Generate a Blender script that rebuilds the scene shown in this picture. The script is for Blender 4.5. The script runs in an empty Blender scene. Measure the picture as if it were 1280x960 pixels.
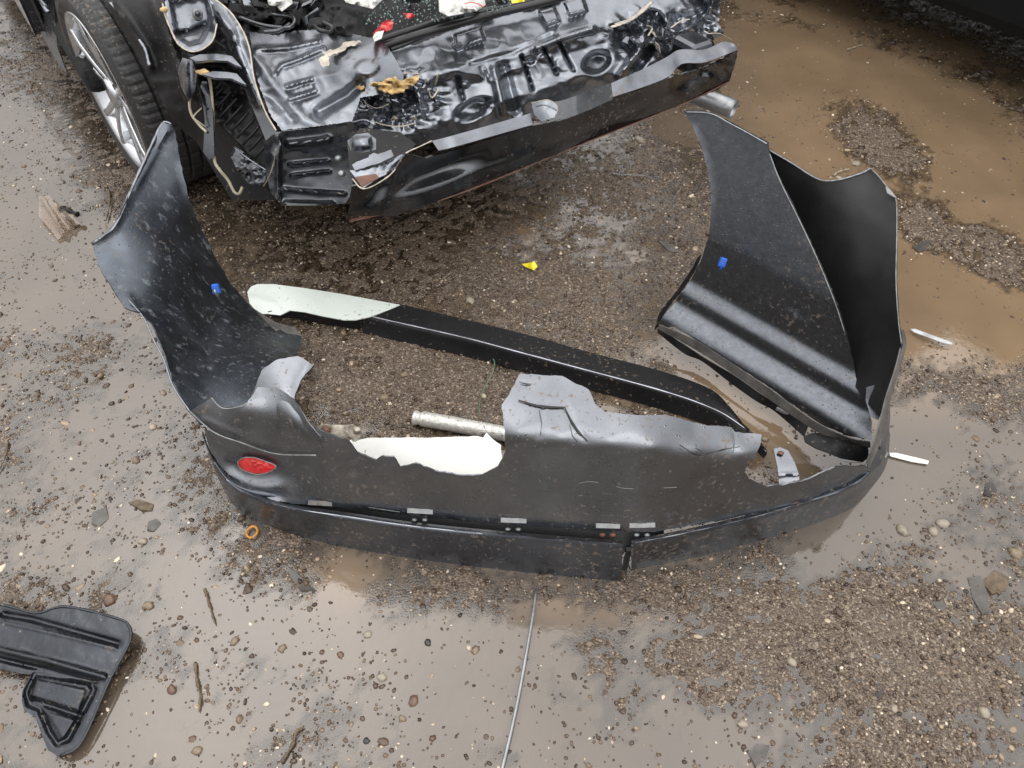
import bpy, bmesh, math, random
import numpy as np
from mathutils import Vector, Matrix
from mathutils.geometry import delaunay_2d_cdt
random.seed(7); RNG = np.random.RandomState(11)
S = bpy.context.scene
COL = S.collection
# ------------------------------------------------------------------ camera
CAMH = 1.65; PITCH = math.radians(48.0); FPX = 955.0
cd = bpy.data.cameras.new('camera'); cam = bpy.data.objects.new('camera', cd); COL.objects.link(cam)
cam.location = (0, 0, CAMH); cam.rotation_euler = (math.pi/2-PITCH, 0, 0)
cd.sensor_width = 36.0; cd.lens = FPX/1280*36.0; cd.clip_start = 0.02; cd.clip_end = 400
S.camera = cam
# ------------------------------------------------------------------ overcast sky
W = bpy.data.worlds.new('World'); S.world = W; W.use_nodes = True
nt = W.node_tree; nt.nodes.clear()
out = nt.nodes.new('ShaderNodeOutputWorld'); bg = nt.nodes.new('ShaderNodeBackground')
sky = nt.nodes.new('ShaderNodeTexSky'); sky.sky_type = 'NISHITA'; sky.sun_disc = False
sky.sun_elevation = math.radians(58); sky.sun_rotation = math.radians(-35)
sky.air_density = 1.0; sky.dust_density = 4.0
hs = nt.nodes.new('ShaderNodeHueSaturation'); hs.inputs['Saturation'].default_value = 0.22
tc = nt.nodes.new('ShaderNodeTexCoord'); sp = nt.nodes.new('ShaderNodeSeparateXYZ')
mr = nt.nodes.new('ShaderNodeMapRange'); mr.inputs['From Min'].default_value = 0; mr.inputs['From Max'].default_value = 1
mr.inputs['To Min'].default_value = 3.0; mr.inputs['To Max'].default_value = 16.5
cl = nt.nodes.new('ShaderNodeVectorMath'); cl.operation = 'SCALE'
cl.inputs[0].default_value = (1.01, 0.99, 0.985)
mx = nt.nodes.new('ShaderNodeMix'); mx.data_type = 'RGBA'; mx.inputs[0].default_value = 0.75
nz = nt.nodes.new('ShaderNodeTexNoise'); nz.inputs['Scale'].default_value = 1.6; nz.inputs['Detail'].default_value = 5
mrn = nt.nodes.new('ShaderNodeMapRange'); mrn.inputs['From Min'].default_value=.3; mrn.inputs['From Max'].default_value=.7; mrn.inputs['To Min'].default_value=.85; mrn.inputs['To Max'].default_value=1.15
mul = nt.nodes.new('ShaderNodeMath'); mul.operation = 'MULTIPLY'
L = nt.links.new
L(tc.outputs['Generated'], sp.inputs[0]); L(sp.outputs['Z'], mr.inputs['Value']); L(tc.outputs['Generated'], nz.inputs['Vector'])
L(nz.outputs['Fac'], mrn.inputs['Value']); L(mr.outputs[0], mul.inputs[0]); L(mrn.outputs[0], mul.inputs[1])
L(mul.outputs[0], cl.inputs['Scale']); L(sky.outputs[0], hs.inputs['Color'])
L(hs.outputs[0], mx.inputs[6]); L(cl.outputs[0], mx.inputs[7]); L(mx.outputs[2], bg.inputs['Color'])
bg.inputs['Strength'].default_value = 0.11; L(bg.outputs[0], out.inputs[0])
sl = bpy.data.lights.new('sun', 'SUN'); sl.energy = 0.55; sl.angle = math.radians(60); sl.color = (1, .97, .93)
sun = bpy.data.objects.new('sun', sl); COL.objects.link(sun); sun.rotation_euler = (math.radians(32), 0, math.radians(35))
S.view_settings.view_transform = 'Standard'; S.view_settings.look = 'None'; S.view_settings.exposure = 0.72; S.view_settings.gamma = 1.0
# ------------------------------------------------------------------ geometry helpers
CP, SP = math.cos(PITCH), math.sin(PITCH)
def P(px, py, z):
    """point of the place at height z that the photograph shows at px, py"""
    u = (np.asarray(px, float)-640)/FPX; v = (480-np.asarray(py, float))/FPX
    dz = v*CP-SP; dy = v*SP+CP; t = (np.asarray(z, float)-CAMH)/dz
    return np.stack([t*u, t*dy, np.asarray(z, float)+0*t], -1)
def topx(x, y, z):
    d = y*CP+(CAMH-z)*SP; up = y*SP-(CAMH-z)*CP
    return 640+x/d*FPX, 480-up/d*FPX
def hash2(ix, iy, s):
    h = (ix.astype(np.int64)*374761393+iy.astype(np.int64)*668265263+s*982451653) & 0xffffffff
    h = ((h ^ (h >> 13))*1274126177) & 0xffffffff
    return ((h ^ (h >> 16)) & 0xffff)/65535.0
def vnoise(x, y, s=0):
    x = np.asarray(x, float); y = np.asarray(y, float)
    ix = np.floor(x); iy = np.floor(y); fx = x-ix; fy = y-iy
    fx = fx*fx*fx*(fx*(fx*6-15)+10); fy = fy*fy*fy*(fy*(fy*6-15)+10)
    ix = ix.astype(np.int64); iy = iy.astype(np.int64)
    a = hash2(ix, iy, s); b = hash2(ix+1, iy, s); c = hash2(ix, iy+1, s); d = hash2(ix+1, iy+1, s)
    return (a*(1-fx)+b*fx)*(1-fy)+(c*(1-fx)+d*fx)*fy
def fbm(x, y, o=4, s=0, g=.5):
    t = 0; a = 1; n = 0
    for i in range(o):
        t = t+a*(vnoise(x*2**i+17.3*i, y*2**i-9.1*i, s+i)-.5)*2; n += a; a *= g
    return t/n
def root(name, loc, label, cat, group=None):
    o = bpy.data.objects.new(name, None); o.empty_display_size = .1; COL.objects.link(o); o.location = tuple(float(c) for c in loc)
    o['label'] = label; o['category'] = cat
    if group: o['group'] = group
    return o
def tag(o, label, cat, group=None):
    o['label'] = label; o['category'] = cat
    if group: o['group'] = group
    return o
def rloc(p):
    v = Vector((0, 0, 0))
    while p is not None:
        v = v+p.location; p = p.parent
    return v
def mesh(name, V, F, mat, parent=None, smooth=True, thick=0, origin=None, offset=-1, bevel=0):
    V = np.asarray(V, float)
    off = rloc(parent) if parent else Vector((0, 0, 0))
    loc = Vector((0, 0, 0))
    if parent is None and origin is None: origin = (V[:, 0].mean(), V[:, 1].mean(), V[:, 2].min())
    if parent is None: loc = Vector(tuple(float(c) for c in origin)); off = loc
    me = bpy.data.meshes.new(name)
    me.from_pydata([tuple(v) for v in (V-np.array(off))], [], [tuple(int(i) for i in f) for f in F]); me.update()
    if mat: me.materials.append(mat)
    if smooth: me.polygons.foreach_set('use_smooth', [True]*len(me.polygons))
    o = bpy.data.objects.new(name, me); COL.objects.link(o)
    if parent: o.parent = parent
    else: o.location = loc
    if thick:
        m = o.modifiers.new('solid', 'SOLIDIFY'); m.thickness = thick; m.offset = offset; m.use_even_offset = False
        m2 = o.modifiers.new('split', 'EDGE_SPLIT'); m2.split_angle = math.radians(78)
    if bevel:
        m = o.modifiers.new('bev', 'BEVEL'); m.width = bevel; m.segments = 2; m.limit_method = 'ANGLE'
    return o
def spline(pts, n, closed=False):
    """n points by arc length along a Catmull-Rom curve"""
    p = np.asarray(pts, float)
    if len(p) < 3:
        t = np.linspace(0, 1, n)[:, None]; return p[0]*(1-t)+p[-1]*t
    q = np.vstack([2*p[0]-p[1], p, 2*p[-1]-p[-2]]); r = []
    for i in range(len(p)-1):
        t = np.linspace(0, 1, 12, endpoint=False)[:, None]; a, b, c, d = q[i:i+4]
        r.append(.5*((2*b)+(c-a)*t+(2*a-5*b+4*c-d)*t*t+(3*b-a-3*c+d)*t**3))
    r = np.vstack(r+[p[-1:]]); s = np.r_[0, np.cumsum(np.linalg.norm(np.diff(r, axis=0), axis=1))]
    return np.stack([np.interp(np.linspace(0, s[-1], n), s, r[:, k]) for k in range(p.shape[1])], -1)
def inpoly(x, y, poly):
    r = np.zeros(x.shape, bool); n = len(poly)
    for i in range(n):
        x0, y0 = poly[i]; x1, y1 = poly[(i+1) % n]
        if y0 == y1: continue
        r ^= ((y0 > y) != (y1 > y)) & (x < (x1-x0)*(y-y0)/(y1-y0)+x0)
    return r
def dline(x, y, pts, closed=False):
    d = np.full(np.shape(x), 1e9); n = len(pts)
    for i in range(n if closed else n-1):
        x0, y0 = pts[i]; x1, y1 = pts[(i+1) % n]; ex, ey = x1-x0, y1-y0; l = ex*ex+ey*ey+1e-9
        t = np.clip(((x-x0)*ex+(y-y0)*ey)/l, 0, 1); d = np.minimum(d, np.hypot(x-x0-t*ex, y-y0-t*ey))
    return d
def tps(ctrl, x, y, lam=1e-4):
    c = np.asarray(ctrl, float); X = c[:, :2]/300.; n = len(c)
    U = lambda r2: np.where(r2 > 0, .5*r2*np.log(r2+1e-20), 0)
    d = ((X[:, None]-X[None])**2).sum(-1); K = U(d)+np.eye(n)*lam; Pm = np.c_[np.ones(n), X]
    A = np.zeros((n+3, n+3)); A[:n, :n] = K; A[:n, n:] = Pm; A[n:, :n] = Pm.T
    w = np.linalg.solve(A, np.r_[c[:, 2], 0, 0, 0]); r = w[n]+w[n+1]*x/300.+w[n+2]*y/300.
    for i in range(n): r = r+w[i]*U((x/300.-X[i, 0])**2+(y/300.-X[i, 1])**2)
    return r
def profile(A, dvec, n, hs_, ds_):
    """height where a ray meets a pressed panel: straight along dvec, leaning by ds_ at heights hs_"""
    A = np.asarray(A, float); n = np.asarray(n, float); H = np.linspace(hs_[-1], hs_[0], 420); D = np.interp(H, hs_, ds_); k = np.ones(9)/9
    D = np.convolve(np.r_[[D[0]]*4, D, [D[-1]]*4], k, 'valid')
    def f(x, y):
        X = P(np.asarray(x, float)[:, None]+0*H, np.asarray(y, float)[:, None]+0*H, H[None]+0*np.asarray(x, float)[:, None])
        g = (X-A)@n-D[None]; neg = g < 0; i = np.argmax(neg, 1); i = np.where(neg.any(1), i, len(H)-1); j = np.maximum(i-1, 0); r_ = np.arange(len(i))
        ga, gb = g[r_, j], g[r_, i]; t = np.where(i > 0, ga/(ga-gb+1e-12), 0); return H[j]*(1-np.clip(t, 0, 1))+H[i]*np.clip(t, 0, 1)
    return f
def zof(c, x, y, lam=1e-4):
    x = np.atleast_1d(np.asarray(x, float)); y = np.atleast_1d(np.asarray(y, float))
    return c(x, y) if callable(c) else tps(c, x, y, lam)
def sstep(a, b, x):
    t = np.clip((x-a)/(b-a), 0, 1); return t*t*(3-2*t)
def feature(z, x, y, feats):
    for f in feats:
        k = f[0]
        if k == 'line':      # pts, width, depth
            z = z+f[3]*np.exp(-(dline(x, y, f[1])/f[2])**2)
        elif k == 'pan':     # polygon, edge width, depth
            d = dline(x, y, f[1], True)*np.where(inpoly(x, y, f[1]), 1, -1); z = z+f[3]*sstep(-f[2]/2, f[2]/2, d)
        elif k == 'oval':    # cx cy rx ry deg depth edge
            a = math.radians(f[5]); dx, dy = x-f[1], y-f[2]; ux = dx*math.cos(a)+dy*math.sin(a); uy = -dx*math.sin(a)+dy*math.cos(a)
            r = np.hypot(ux/f[3], uy/f[4]); z = z+f[6]*(1-sstep(1-f[7], 1+f[7], r))
        elif k == 'crumple': # cx cy rx ry amp scale seed
            m = np.exp(-((x-f[1])/f[3])**2-((y-f[2])/f[4])**2); s = f[6]
            n1 = 1-np.abs(fbm(x/s+3, y/s*1.4, 2, f[7]))*2.4; n2 = 1-np.abs(fbm(x/s*2.1-y/s, y/s*1.9+x/s*.6, 2, f[7]+9))*2.4
            z = z+f[5]*m*(n1+.5*n2-.7)
        elif k == 'noise':   # amp scale seed
            z = z+f[1]*fbm(x/f[2], y/f[2], 3, f[3])
    return z
def sheet(name, outline, ctrl, mat, parent=None, step=6, thick=.003, feats=(), jag=0, holes=(), smooth=True, lam=1e-4, rough_seed=1):
    def dens(poly):
        r = []; n = len(poly)
        for i in range(n):
            a = np.array(poly[i], float); b = np.array(poly[(i+1) % n], float); l = np.linalg.norm(b-a); k = max(1, int(round(l/step)))
            nn = np.array([-(b-a)[1], (b-a)[0]])/(l+1e-9)
            for j in range(k):
                p = a+(b-a)*j/k
                if jag and j: p = p+nn*jag*(random.random()-.5)*2
                r.append(p)
        return r
    bnd = dens(outline); hs_ = [dens(h) for h in holes]
    allp = list(bnd); edges = [(i, (i+1) % len(bnd)) for i in range(len(bnd))]
    for h in hs_:
        b0 = len(allp); allp += h; edges += [(b0+i, b0+(i+1) % len(h)) for i in range(len(h))]
    o = np.array(bnd); x0, y0 = o.min(0); x1, y1 = o.max(0)
    gx, gy = np.meshgrid(np.arange(x0, x1+step, step), np.arange(y0, y1+step, step*.87)); gx = gx+(np.arange(gx.shape[0])[:, None] % 2)*step/2
    gx = gx.ravel(); gy = gy.ravel(); m = inpoly(gx, gy, o) & (dline(gx, gy, bnd, True) > step*.55)
    for h in hs_: m &= ~inpoly(gx, gy, h) & (dline(gx, gy, h, True) > step*.55)
    pts = allp+list(np.stack([gx[m], gy[m]], -1))
    res = delaunay_2d_cdt([Vector((float(p[0]), float(p[1]))) for p in pts], edges, [], 2 if holes else 1, 1e-4)
    vs = np.array([(v.x, v.y) for v in res[0]]); fs = res[2]
    z = zof(ctrl, vs[:, 0], vs[:, 1], lam); z = feature(z, vs[:, 0], vs[:, 1], feats)
    V = P(vs[:, 0], vs[:, 1], z); F = []
    for f in fs:
        a, b, c = vs[f[0]], vs[f[1]], vs[f[2]]
        cr = (b[0]-a[0])*(c[1]-a[1])-(b[1]-a[1])*(c[0]-a[0])
        F.append(tuple(f) if cr < 0 else tuple(reversed(f)))
    return mesh(name, V, F, mat, parent, smooth, thick)
def loft(name, rows, mat, parent=None, n=40, sub=3, thick=.003, smooth=True, noise=0):
    """rows of (px,py,z) from top to bottom of the picture"""
    R_ = np.array([spline(r, n) for r in rows])
    if sub > 1:
        m = (len(rows)-1)*sub+1; R_ = np.stack([spline(R_[:, j], m) for j in range(n)], 1)
    k = R_.shape[0]; z = R_[..., 2]
    if noise: z = z+noise*fbm(R_[..., 0]/25, R_[..., 1]/25, 3, 5)
    V = P(R_[..., 0], R_[..., 1], z).reshape(-1, 3)
    F = [(i*n+j, (i+1)*n+j, (i+1)*n+j+1, i*n+j+1) for i in range(k-1) for j in range(n-1)]
    return mesh(name, V, F, mat, parent, smooth, thick)
def tube(name, pts, r, mat, parent=None, n=8, seg=None, rfun=None, caps=True, flat=1.0):
    c = spline(pts, seg or max(8, len(pts)*6)); m = len(c); V = []; prev = None
    for i in range(m):
        t = c[min(i+1, m-1)]-c[max(i-1, 0)]; t = t/(np.linalg.norm(t)+1e-9)
        a = np.cross(t, [0, 0, 1]) if prev is None else np.cross(t, np.cross(prev, t))
        if np.linalg.norm(a) < 1e-4: a = np.array([1., 0, 0])
        a = a/np.linalg.norm(a); b = np.cross(a, t); prev = a; rr = r*(rfun(i/(m-1)) if rfun else 1)
        for k in range(n):
            an = 2*math.pi*k/n; V.append(c[i]+rr*(math.cos(an)*a+flat*math.sin(an)*b))
    F = [(i*n+k, i*n+(k+1) % n, (i+1)*n+(k+1) % n, (i+1)*n+k) for i in range(m-1) for k in range(n)]
    if caps: F += [tuple(reversed(range(n))), tuple(range((m-1)*n, m*n))]
    return mesh(name, V, F, mat, parent)
def pp(*pts): return np.array([P(*p) for p in pts])
def blob(name, c, s, mat, parent=None, rot=0, seed=0, sub=2, rough=.25, flat=False):
    bm = bmesh.new(); bmesh.ops.create_icosphere(bm, subdivisions=sub, radius=1)
    V = np.array([v.co for v in bm.verts]); F = [[v.index for v in f.verts] for f in bm.faces]; bm.free()
    r = 1+rough*fbm(V[:, 0]*1.7+seed*3.1+V[:, 2], V[:, 1]*1.7+seed+V[:, 2]*1.3, 3, seed)
    V = V*r[:, None]*np.array(s); ca, sa = math.cos(rot), math.sin(rot)
    V = np.c_[V[:, 0]*ca-V[:, 1]*sa, V[:, 0]*sa+V[:, 1]*ca, V[:, 2]]+np.array(c)
    return mesh(name, V, F, mat, parent, smooth=not flat)
def box(name, c, s, mat, parent=None, ax=None, bevel=0):
    ax = np.eye(3) if ax is None else np.array(ax)
    V = [np.array(c)+ax[0]*s[0]*i/2+ax[1]*s[1]*j/2+ax[2]*s[2]*k/2 for i in (-1, 1) for j in (-1, 1) for k in (-1, 1)]
    F = [(0, 1, 3, 2), (4, 6, 7, 5), (0, 4, 5, 1), (2, 3, 7, 6), (0, 2, 6, 4), (1, 5, 7, 3)]
    return mesh(name, V, F, mat, parent, smooth=False, bevel=bevel)
# ------------------------------------------------------------------ materials
def mat(name, base, rough=.5, metal=0, spec=.5, bump=0, bscale=60, var=0, vscale=8, coat=0, rvar=0, drops=0, dust=None, dscale=20, dthr=.6, dstretch=None, ior=1.5, detail=5, drot=(0, 0, 0), splat=0):
    m = bpy.data.materials.new(name); m.use_nodes = True; t = m.node_tree; b = t.nodes['Principled BSDF']
    b.inputs['Roughness'].default_value = rough; b.inputs['Metallic'].default_value = metal; b.inputs['IOR'].default_value = ior
    b.inputs['Specular IOR Level'].default_value = spec; b.inputs['Coat Weight'].default_value = coat; b.inputs['Coat Roughness'].default_value = .06
    tcn = t.nodes.new('ShaderNodeTexCoord'); K = t.links.new
    col = None
    n = t.nodes.new('ShaderNodeTexNoise'); n.inputs['Scale'].default_value = vscale; n.inputs['Detail'].default_value = detail; n.inputs['Roughness'].default_value = .65
    K(tcn.outputs['Object'], n.inputs['Vector'])
    r = t.nodes.new('ShaderNodeValToRGB'); r.color_ramp.elements[0].position = .3; r.color_ramp.elements[1].position = .7
    r.color_ramp.elements[0].color = (*[c*(1-var) for c in base], 1); r.color_ramp.elements[1].color = (*[min(1, c*(1+var)) for c in base], 1)
    K(n.outputs['Fac'], r.inputs['Fac']); col = r.outputs['Color']; fac = None
    if dust:
        n2 = t.nodes.new('ShaderNodeTexNoise'); n2.inputs['Scale'].default_value = dscale; n2.inputs['Detail'].default_value = 7; n2.inputs['Roughness'].default_value = .7
        mp = t.nodes.new('ShaderNodeMapping'); K(tcn.outputs['Object'], mp.inputs['Vector']); K(mp.outputs[0], n2.inputs['Vector'])
        mp.inputs['Rotation'].default_value = drot
        if dstretch: mp.inputs['Scale'].default_value = dstretch
        r2 = t.nodes.new('ShaderNodeMapRange'); r2.inputs['From Min'].default_value = dthr; r2.inputs['From Max'].default_value = dthr+.1
        K(n2.outputs['Fac'], r2.inputs['Value']); mxn = t.nodes.new('ShaderNodeMix'); mxn.data_type = 'RGBA'
        K(r2.outputs[0], mxn.inputs[0]); K(col, mxn.inputs[6]); mxn.inputs[7].default_value = (*dust, 1); col = mxn.outputs[2]; fac = r2.outputs[0]
        if metal:
            mm = t.nodes.new('ShaderNodeMath'); mm.operation = 'MULTIPLY_ADD'; mm.inputs[1].default_value = -metal*.9; mm.inputs[2].default_value = metal
            K(fac, mm.inputs[0]); K(mm.outputs[0], b.inputs['Metallic'])
    if splat:   # dried mud spatter
        n6 = t.nodes.new('ShaderNodeTexNoise'); n6.inputs['Scale'].default_value = 85; n6.inputs['Detail'].default_value = 3; n6.inputs['Roughness'].default_value = .6; K(tcn.outputs['Object'], n6.inputs['Vector'])
        n7 = t.nodes.new('ShaderNodeTexNoise'); n7.inputs['Scale'].default_value = 5; n7.inputs['Detail'].default_value = 3; K(tcn.outputs['Object'], n7.inputs['Vector'])
        ad = t.nodes.new('ShaderNodeMath'); ad.operation = 'MULTIPLY_ADD'; ad.inputs[1].default_value = .35; K(n7.outputs['Fac'], ad.inputs[0]); K(n6.outputs['Fac'], ad.inputs[2])
        r6 = t.nodes.new('ShaderNodeMapRange'); r6.inputs['From Min'].default_value = splat+.175; r6.inputs['From Max'].default_value = splat+.215; r6.inputs['To Max'].default_value = .8; K(ad.outputs[0], r6.inputs['Value'])
        m6 = t.nodes.new('ShaderNodeMix'); m6.data_type = 'RGBA'; K(r6.outputs[0], m6.inputs[0]); K(col, m6.inputs[6]); m6.inputs[7].default_value = (.13, .10, .075, 1); col = m6.outputs[2]
        if metal:
            src = b.inputs['Metallic'].links[0].from_socket if b.inputs['Metallic'].is_linked else None
            iv = t.nodes.new('ShaderNodeMath'); iv.operation = 'SUBTRACT'; iv.inputs[0].default_value = 1; K(r6.outputs[0], iv.inputs[1])
            mm2 = t.nodes.new('ShaderNodeMath'); mm2.operation = 'MULTIPLY'; K(iv.outputs[0], mm2.inputs[0])
            if src: K(src, mm2.inputs[1])
            else: mm2.inputs[1].default_value = metal
            K(mm2.outputs[0], b.inputs['Metallic'])
    K(col, b.inputs['Base Color'])
    if rvar:
        mr_ = t.nodes.new('ShaderNodeMapRange'); mr_.inputs['From Min'].default_value = .3; mr_.inputs['From Max'].default_value = .7
        mr_.inputs['To Min'].default_value = max(.02, rough-rvar); mr_.inputs['To Max'].default_value = rough+rvar
        n3 = t.nodes.new('ShaderNodeTexNoise'); n3.inputs['Scale'].default_value = vscale*2.3; n3.inputs['Detail'].default_value = 6
        K(tcn.outputs['Object'], n3.inputs['Vector']); K(n3.outputs['Fac'], mr_.inputs['Value']); K(mr_.outputs[0], b.inputs['Roughness'])
    nrm = None
    if bump:
        n4 = t.nodes.new('ShaderNodeTexNoise'); n4.inputs['Scale'].default_value = bscale; n4.inputs['Detail'].default_value = 4
        K(tcn.outputs['Object'], n4.inputs['Vector']); bp = t.nodes.new('ShaderNodeBump'); bp.inputs['Strength'].default_value = bump; bp.inputs['Distance'].default_value = .004
        K(n4.outputs['Fac'], bp.inputs['Height']); nrm = bp.outputs[0]
    if drops:
        v = t.nodes.new('ShaderNodeTexVoronoi'); v.inputs['Scale'].default_value = drops; K(tcn.outputs['Object'], v.inputs['Vector'])
        md = t.nodes.new('ShaderNodeMapRange'); md.inputs['From Min'].default_value = .0; md.inputs['From Max'].default_value = .28; md.inputs['To Min'].default_value = 1; md.inputs['To Max'].default_value = 0
        md.interpolation_type = 'SMOOTHSTEP'; K(v.outputs['Distance'], md.inputs['Value'])
        n5 = t.nodes.new('ShaderNodeTexNoise'); n5.inputs['Scale'].default_value = drops*.25; K(tcn.outputs['Object'], n5.inputs['Vector'])
        g = t.nodes.new('ShaderNodeMath'); g.operation = 'GREATER_THAN'; g.inputs[1].default_value = .56; K(n5.outputs['Fac'], g.inputs[0])
        mu = t.nodes.new('ShaderNodeMath'); mu.operation = 'MULTIPLY'; K(md.outputs[0], mu.inputs[0]); K(g.outputs[0], mu.inputs[1])
        b2 = t.nodes.new('ShaderNodeBump'); b2.inputs['Strength'].default_value = .6; b2.inputs['Distance'].default_value = .0018; K(mu.outputs[0], b2.inputs['Height'])
        if nrm: K(nrm, b2.inputs['Normal'])
        nrm = b2.outputs[0]
    if nrm: K(nrm, b.inputs['Normal'])
    return m
M = {}
M['cover'] = mat('cover_paint', (.215, .227, .245), .29, .99, .5, bump=.10, bscale=260, var=.14, vscale=9, rvar=.04, drops=95, dust=(.035, .036, .038), dscale=14, dthr=.64, splat=0.63)
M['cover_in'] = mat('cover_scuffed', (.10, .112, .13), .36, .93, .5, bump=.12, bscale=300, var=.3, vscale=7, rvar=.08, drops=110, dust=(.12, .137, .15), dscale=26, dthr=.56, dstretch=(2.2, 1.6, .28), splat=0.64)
M['cover_wing'] = mat('wing_speckled', (.14, .15, .165), .36, .95, .5, bump=.12, bscale=330, var=.18, vscale=60, rvar=.08, drops=120, dust=(.03, .033, .037), dscale=110, dthr=.60, detail=8, splat=0.63)
M['skirt'] = mat('skirt_paint', (.12, .13, .15), .30, .92, .5, bump=.06, bscale=350, var=.15, vscale=12, rvar=.06, drops=90, splat=0.61)
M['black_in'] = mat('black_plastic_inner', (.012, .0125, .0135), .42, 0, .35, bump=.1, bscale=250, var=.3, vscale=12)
M['raw_plastic'] = mat('raw_grey_plastic', (.09, .085, .08), .4, 0, .5, bump=.4, bscale=60, var=.45, vscale=18, drops=100)
M['edge_grey'] = mat('torn_edge_grey', (.22, .225, .23), .45, 0, .5, var=.25, vscale=60)
M['gloss'] = mat('car_paint', (.20, .215, .24), .26, .93, .5, bump=.03, bscale=12, var=.2, vscale=6, rvar=.06, coat=.3, dust=(.04, .035, .03), dscale=11, dthr=.64, splat=0.66)
M['gloss_dark'] = mat('car_paint_black', (.06, .065, .075), .2, .85, .6, bump=.1, bscale=18, var=.3, vscale=7, rvar=.06, coat=.7, dust=(.05, .04, .033), dscale=16, dthr=.63, splat=0.66)
M['beam'] = mat('beam_paint', (.07, .074, .08), .2, .88, .6, bump=.12, bscale=20, var=.3, vscale=7, rvar=.08, coat=.1, dust=(.028, .020, .017), dscale=7, dthr=.56, splat=0.64)
M['flange'] = mat('flange_paint', (.17, .18, .20), .25, .9, .6, bump=.15, bscale=25, var=.3, vscale=9, rvar=.1, dust=(.10, .055, .038), dscale=10, dthr=.6, splat=0.64)
M['rust'] = mat('rusty_steel', (.13, .065, .045), .6, .2, .4, bump=.5, bscale=50, var=.5, vscale=20)
M['shine'] = mat('edge_highlight', (.42, .44, .48), .25, .95, .5, var=.2, vscale=30)  # pale metal for painted highlight lines on skirt lip and trim ridge
M['bare'] = mat('bare_scraped_metal', (.40, .36, .30), .45, .3, .5, bump=.4, bscale=80, var=.35, vscale=40)
M['filler'] = mat('ochre_foam_filler', (.42, .29, .13), .7, 0, .4, bump=.6, bscale=70, var=.5, vscale=40)
M['rubber'] = mat('tyre_rubber', (.022, .022, .023), .5, 0, .5, bump=.2, bscale=120, var=.35, vscale=15, rvar=.12, splat=0.62)
M['alloy'] = mat('alloy', (.62, .64, .66), .22, .95, .5, bump=.04, bscale=80, var=.15, vscale=12, rvar=.08, splat=0.66)
M['alloy_dk'] = mat('alloy_pocket', (.16, .16, .165), .4, .7, .5, var=.3, vscale=20)
M['plastic_blk'] = mat('black_plastic', (.008, .008, .009), .5, 0, .3, bump=.2, bscale=90, var=.3, vscale=12, splat=0.66)
M['cloth'] = mat('black_carpet', (.016, .016, .017), .85, 0, .3, bump=.8, bscale=120, var=.6, vscale=40)
M['seal'] = mat('rubber_seal', (.014, .014, .015), .35, 0, .5, bump=.15, bscale=90, var=.3)
M['white'] = mat('white_plastic', (.60, .66, .61), .35, 0, .5, bump=.05, bscale=40, var=.06, vscale=10, drops=70, splat=0.67)
M['foam'] = mat('white_sheet', (.80, .80, .76), .5, 0, .4, bump=.04, bscale=30, var=.03, vscale=8, splat=0.69)
M['paper'] = mat('wet_paper', (.52, .52, .50), .5, 0, .4, bump=.4, bscale=30, var=.15, vscale=20, splat=0.62)
M['red'] = mat('red_plastic', (.50, .015, .015), .2, 0, .6, coat=.4, var=.35, vscale=60, bump=.2, bscale=150, splat=0.66)
M['blue'] = mat('blue_plastic', (.01, .10, .50), .3, 0, .5, var=.2, vscale=40, splat=0.63)
M['yellow'] = mat('yellow_plastic', (.80, .66, .02), .4, 0, .5, var=.15, vscale=60, splat=0.64)
M['amber'] = mat('amber_plastic', (.50, .22, .03), .3, 0, .5, var=.3, vscale=60, splat=0.60)
M['cable'] = mat('beige_cable', (.34, .31, .23), .5, 0, .4, bump=.2, bscale=90, var=.3, vscale=30)
M['green'] = mat('green_wire_insulation', (.11, .19, .11), .5, 0, .4, var=.3, vscale=40)
M['rod'] = mat('dull_metal_rod', (.30, .31, .32), .3, .7, .5, var=.25, vscale=30, bump=.1, bscale=100)
M['tubeskin'] = mat('silver_sleeve', (.62, .61, .57), .35, .35, .5, bump=.5, bscale=160, var=.25, vscale=70, dust=(.2, .19, .17), dscale=50, dthr=.6, splat=0.62)
M['twig'] = mat('wet_twig', (.10, .07, .04), .5, 0, .5, bump=.6, bscale=120, var=.5, vscale=60)
M['bracket'] = mat('bracket_paint', (.027, .031, .037), .09, .92, .6, bump=.25, bscale=110, var=.3, vscale=14, rvar=.1, coat=.5, drops=70, dust=(.08, .06, .045), dscale=12, dthr=.64, splat=0.68)
M['bolt'] = mat('zinc_bolt', (.25, .27, .27), .35, .8, .5, var=.3, vscale=60)
M['slate'] = mat('flat_stone', (.075, .068, .06), .25, 0, .5, bump=.4, bscale=60, var=.3, vscale=30)
M['stone'] = mat('tan_stone', (.19, .145, .095), .32, 0, .5, bump=.4, bscale=90, var=.35, vscale=50)
M['stone_pale'] = mat('pale_stone', (.27, .235, .18), .35, 0, .5, bump=.4, bscale=90, var=.2, vscale=50)
M['stone_dark'] = mat('dark_stone', (.035, .032, .03), .22, 0, .5, bump=.4, bscale=90, var=.3, vscale=50)
M['stone_brown'] = mat('brown_stone', (.13, .075, .05), .25, 0, .5, bump=.4, bscale=90, var=.35, vscale=50)
M['truck'] = mat('dark_truck_paint', (.003, .0035, .004), .6, 0, .2, bump=.05, bscale=10, var=.2, vscale=4)
def clear_mat():
    m = bpy.data.materials.new('clear_plastic'); m.use_nodes = True; b = m.node_tree.nodes['Principled BSDF']
    b.inputs['Base Color'].default_value = (.85, .72, .6, 1); b.inputs['Roughness'].default_value = .15; b.inputs['Transmission Weight'].default_value = .95; b.inputs['IOR'].default_value = 1.45
    return m
M['clear'] = clear_mat()
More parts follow.
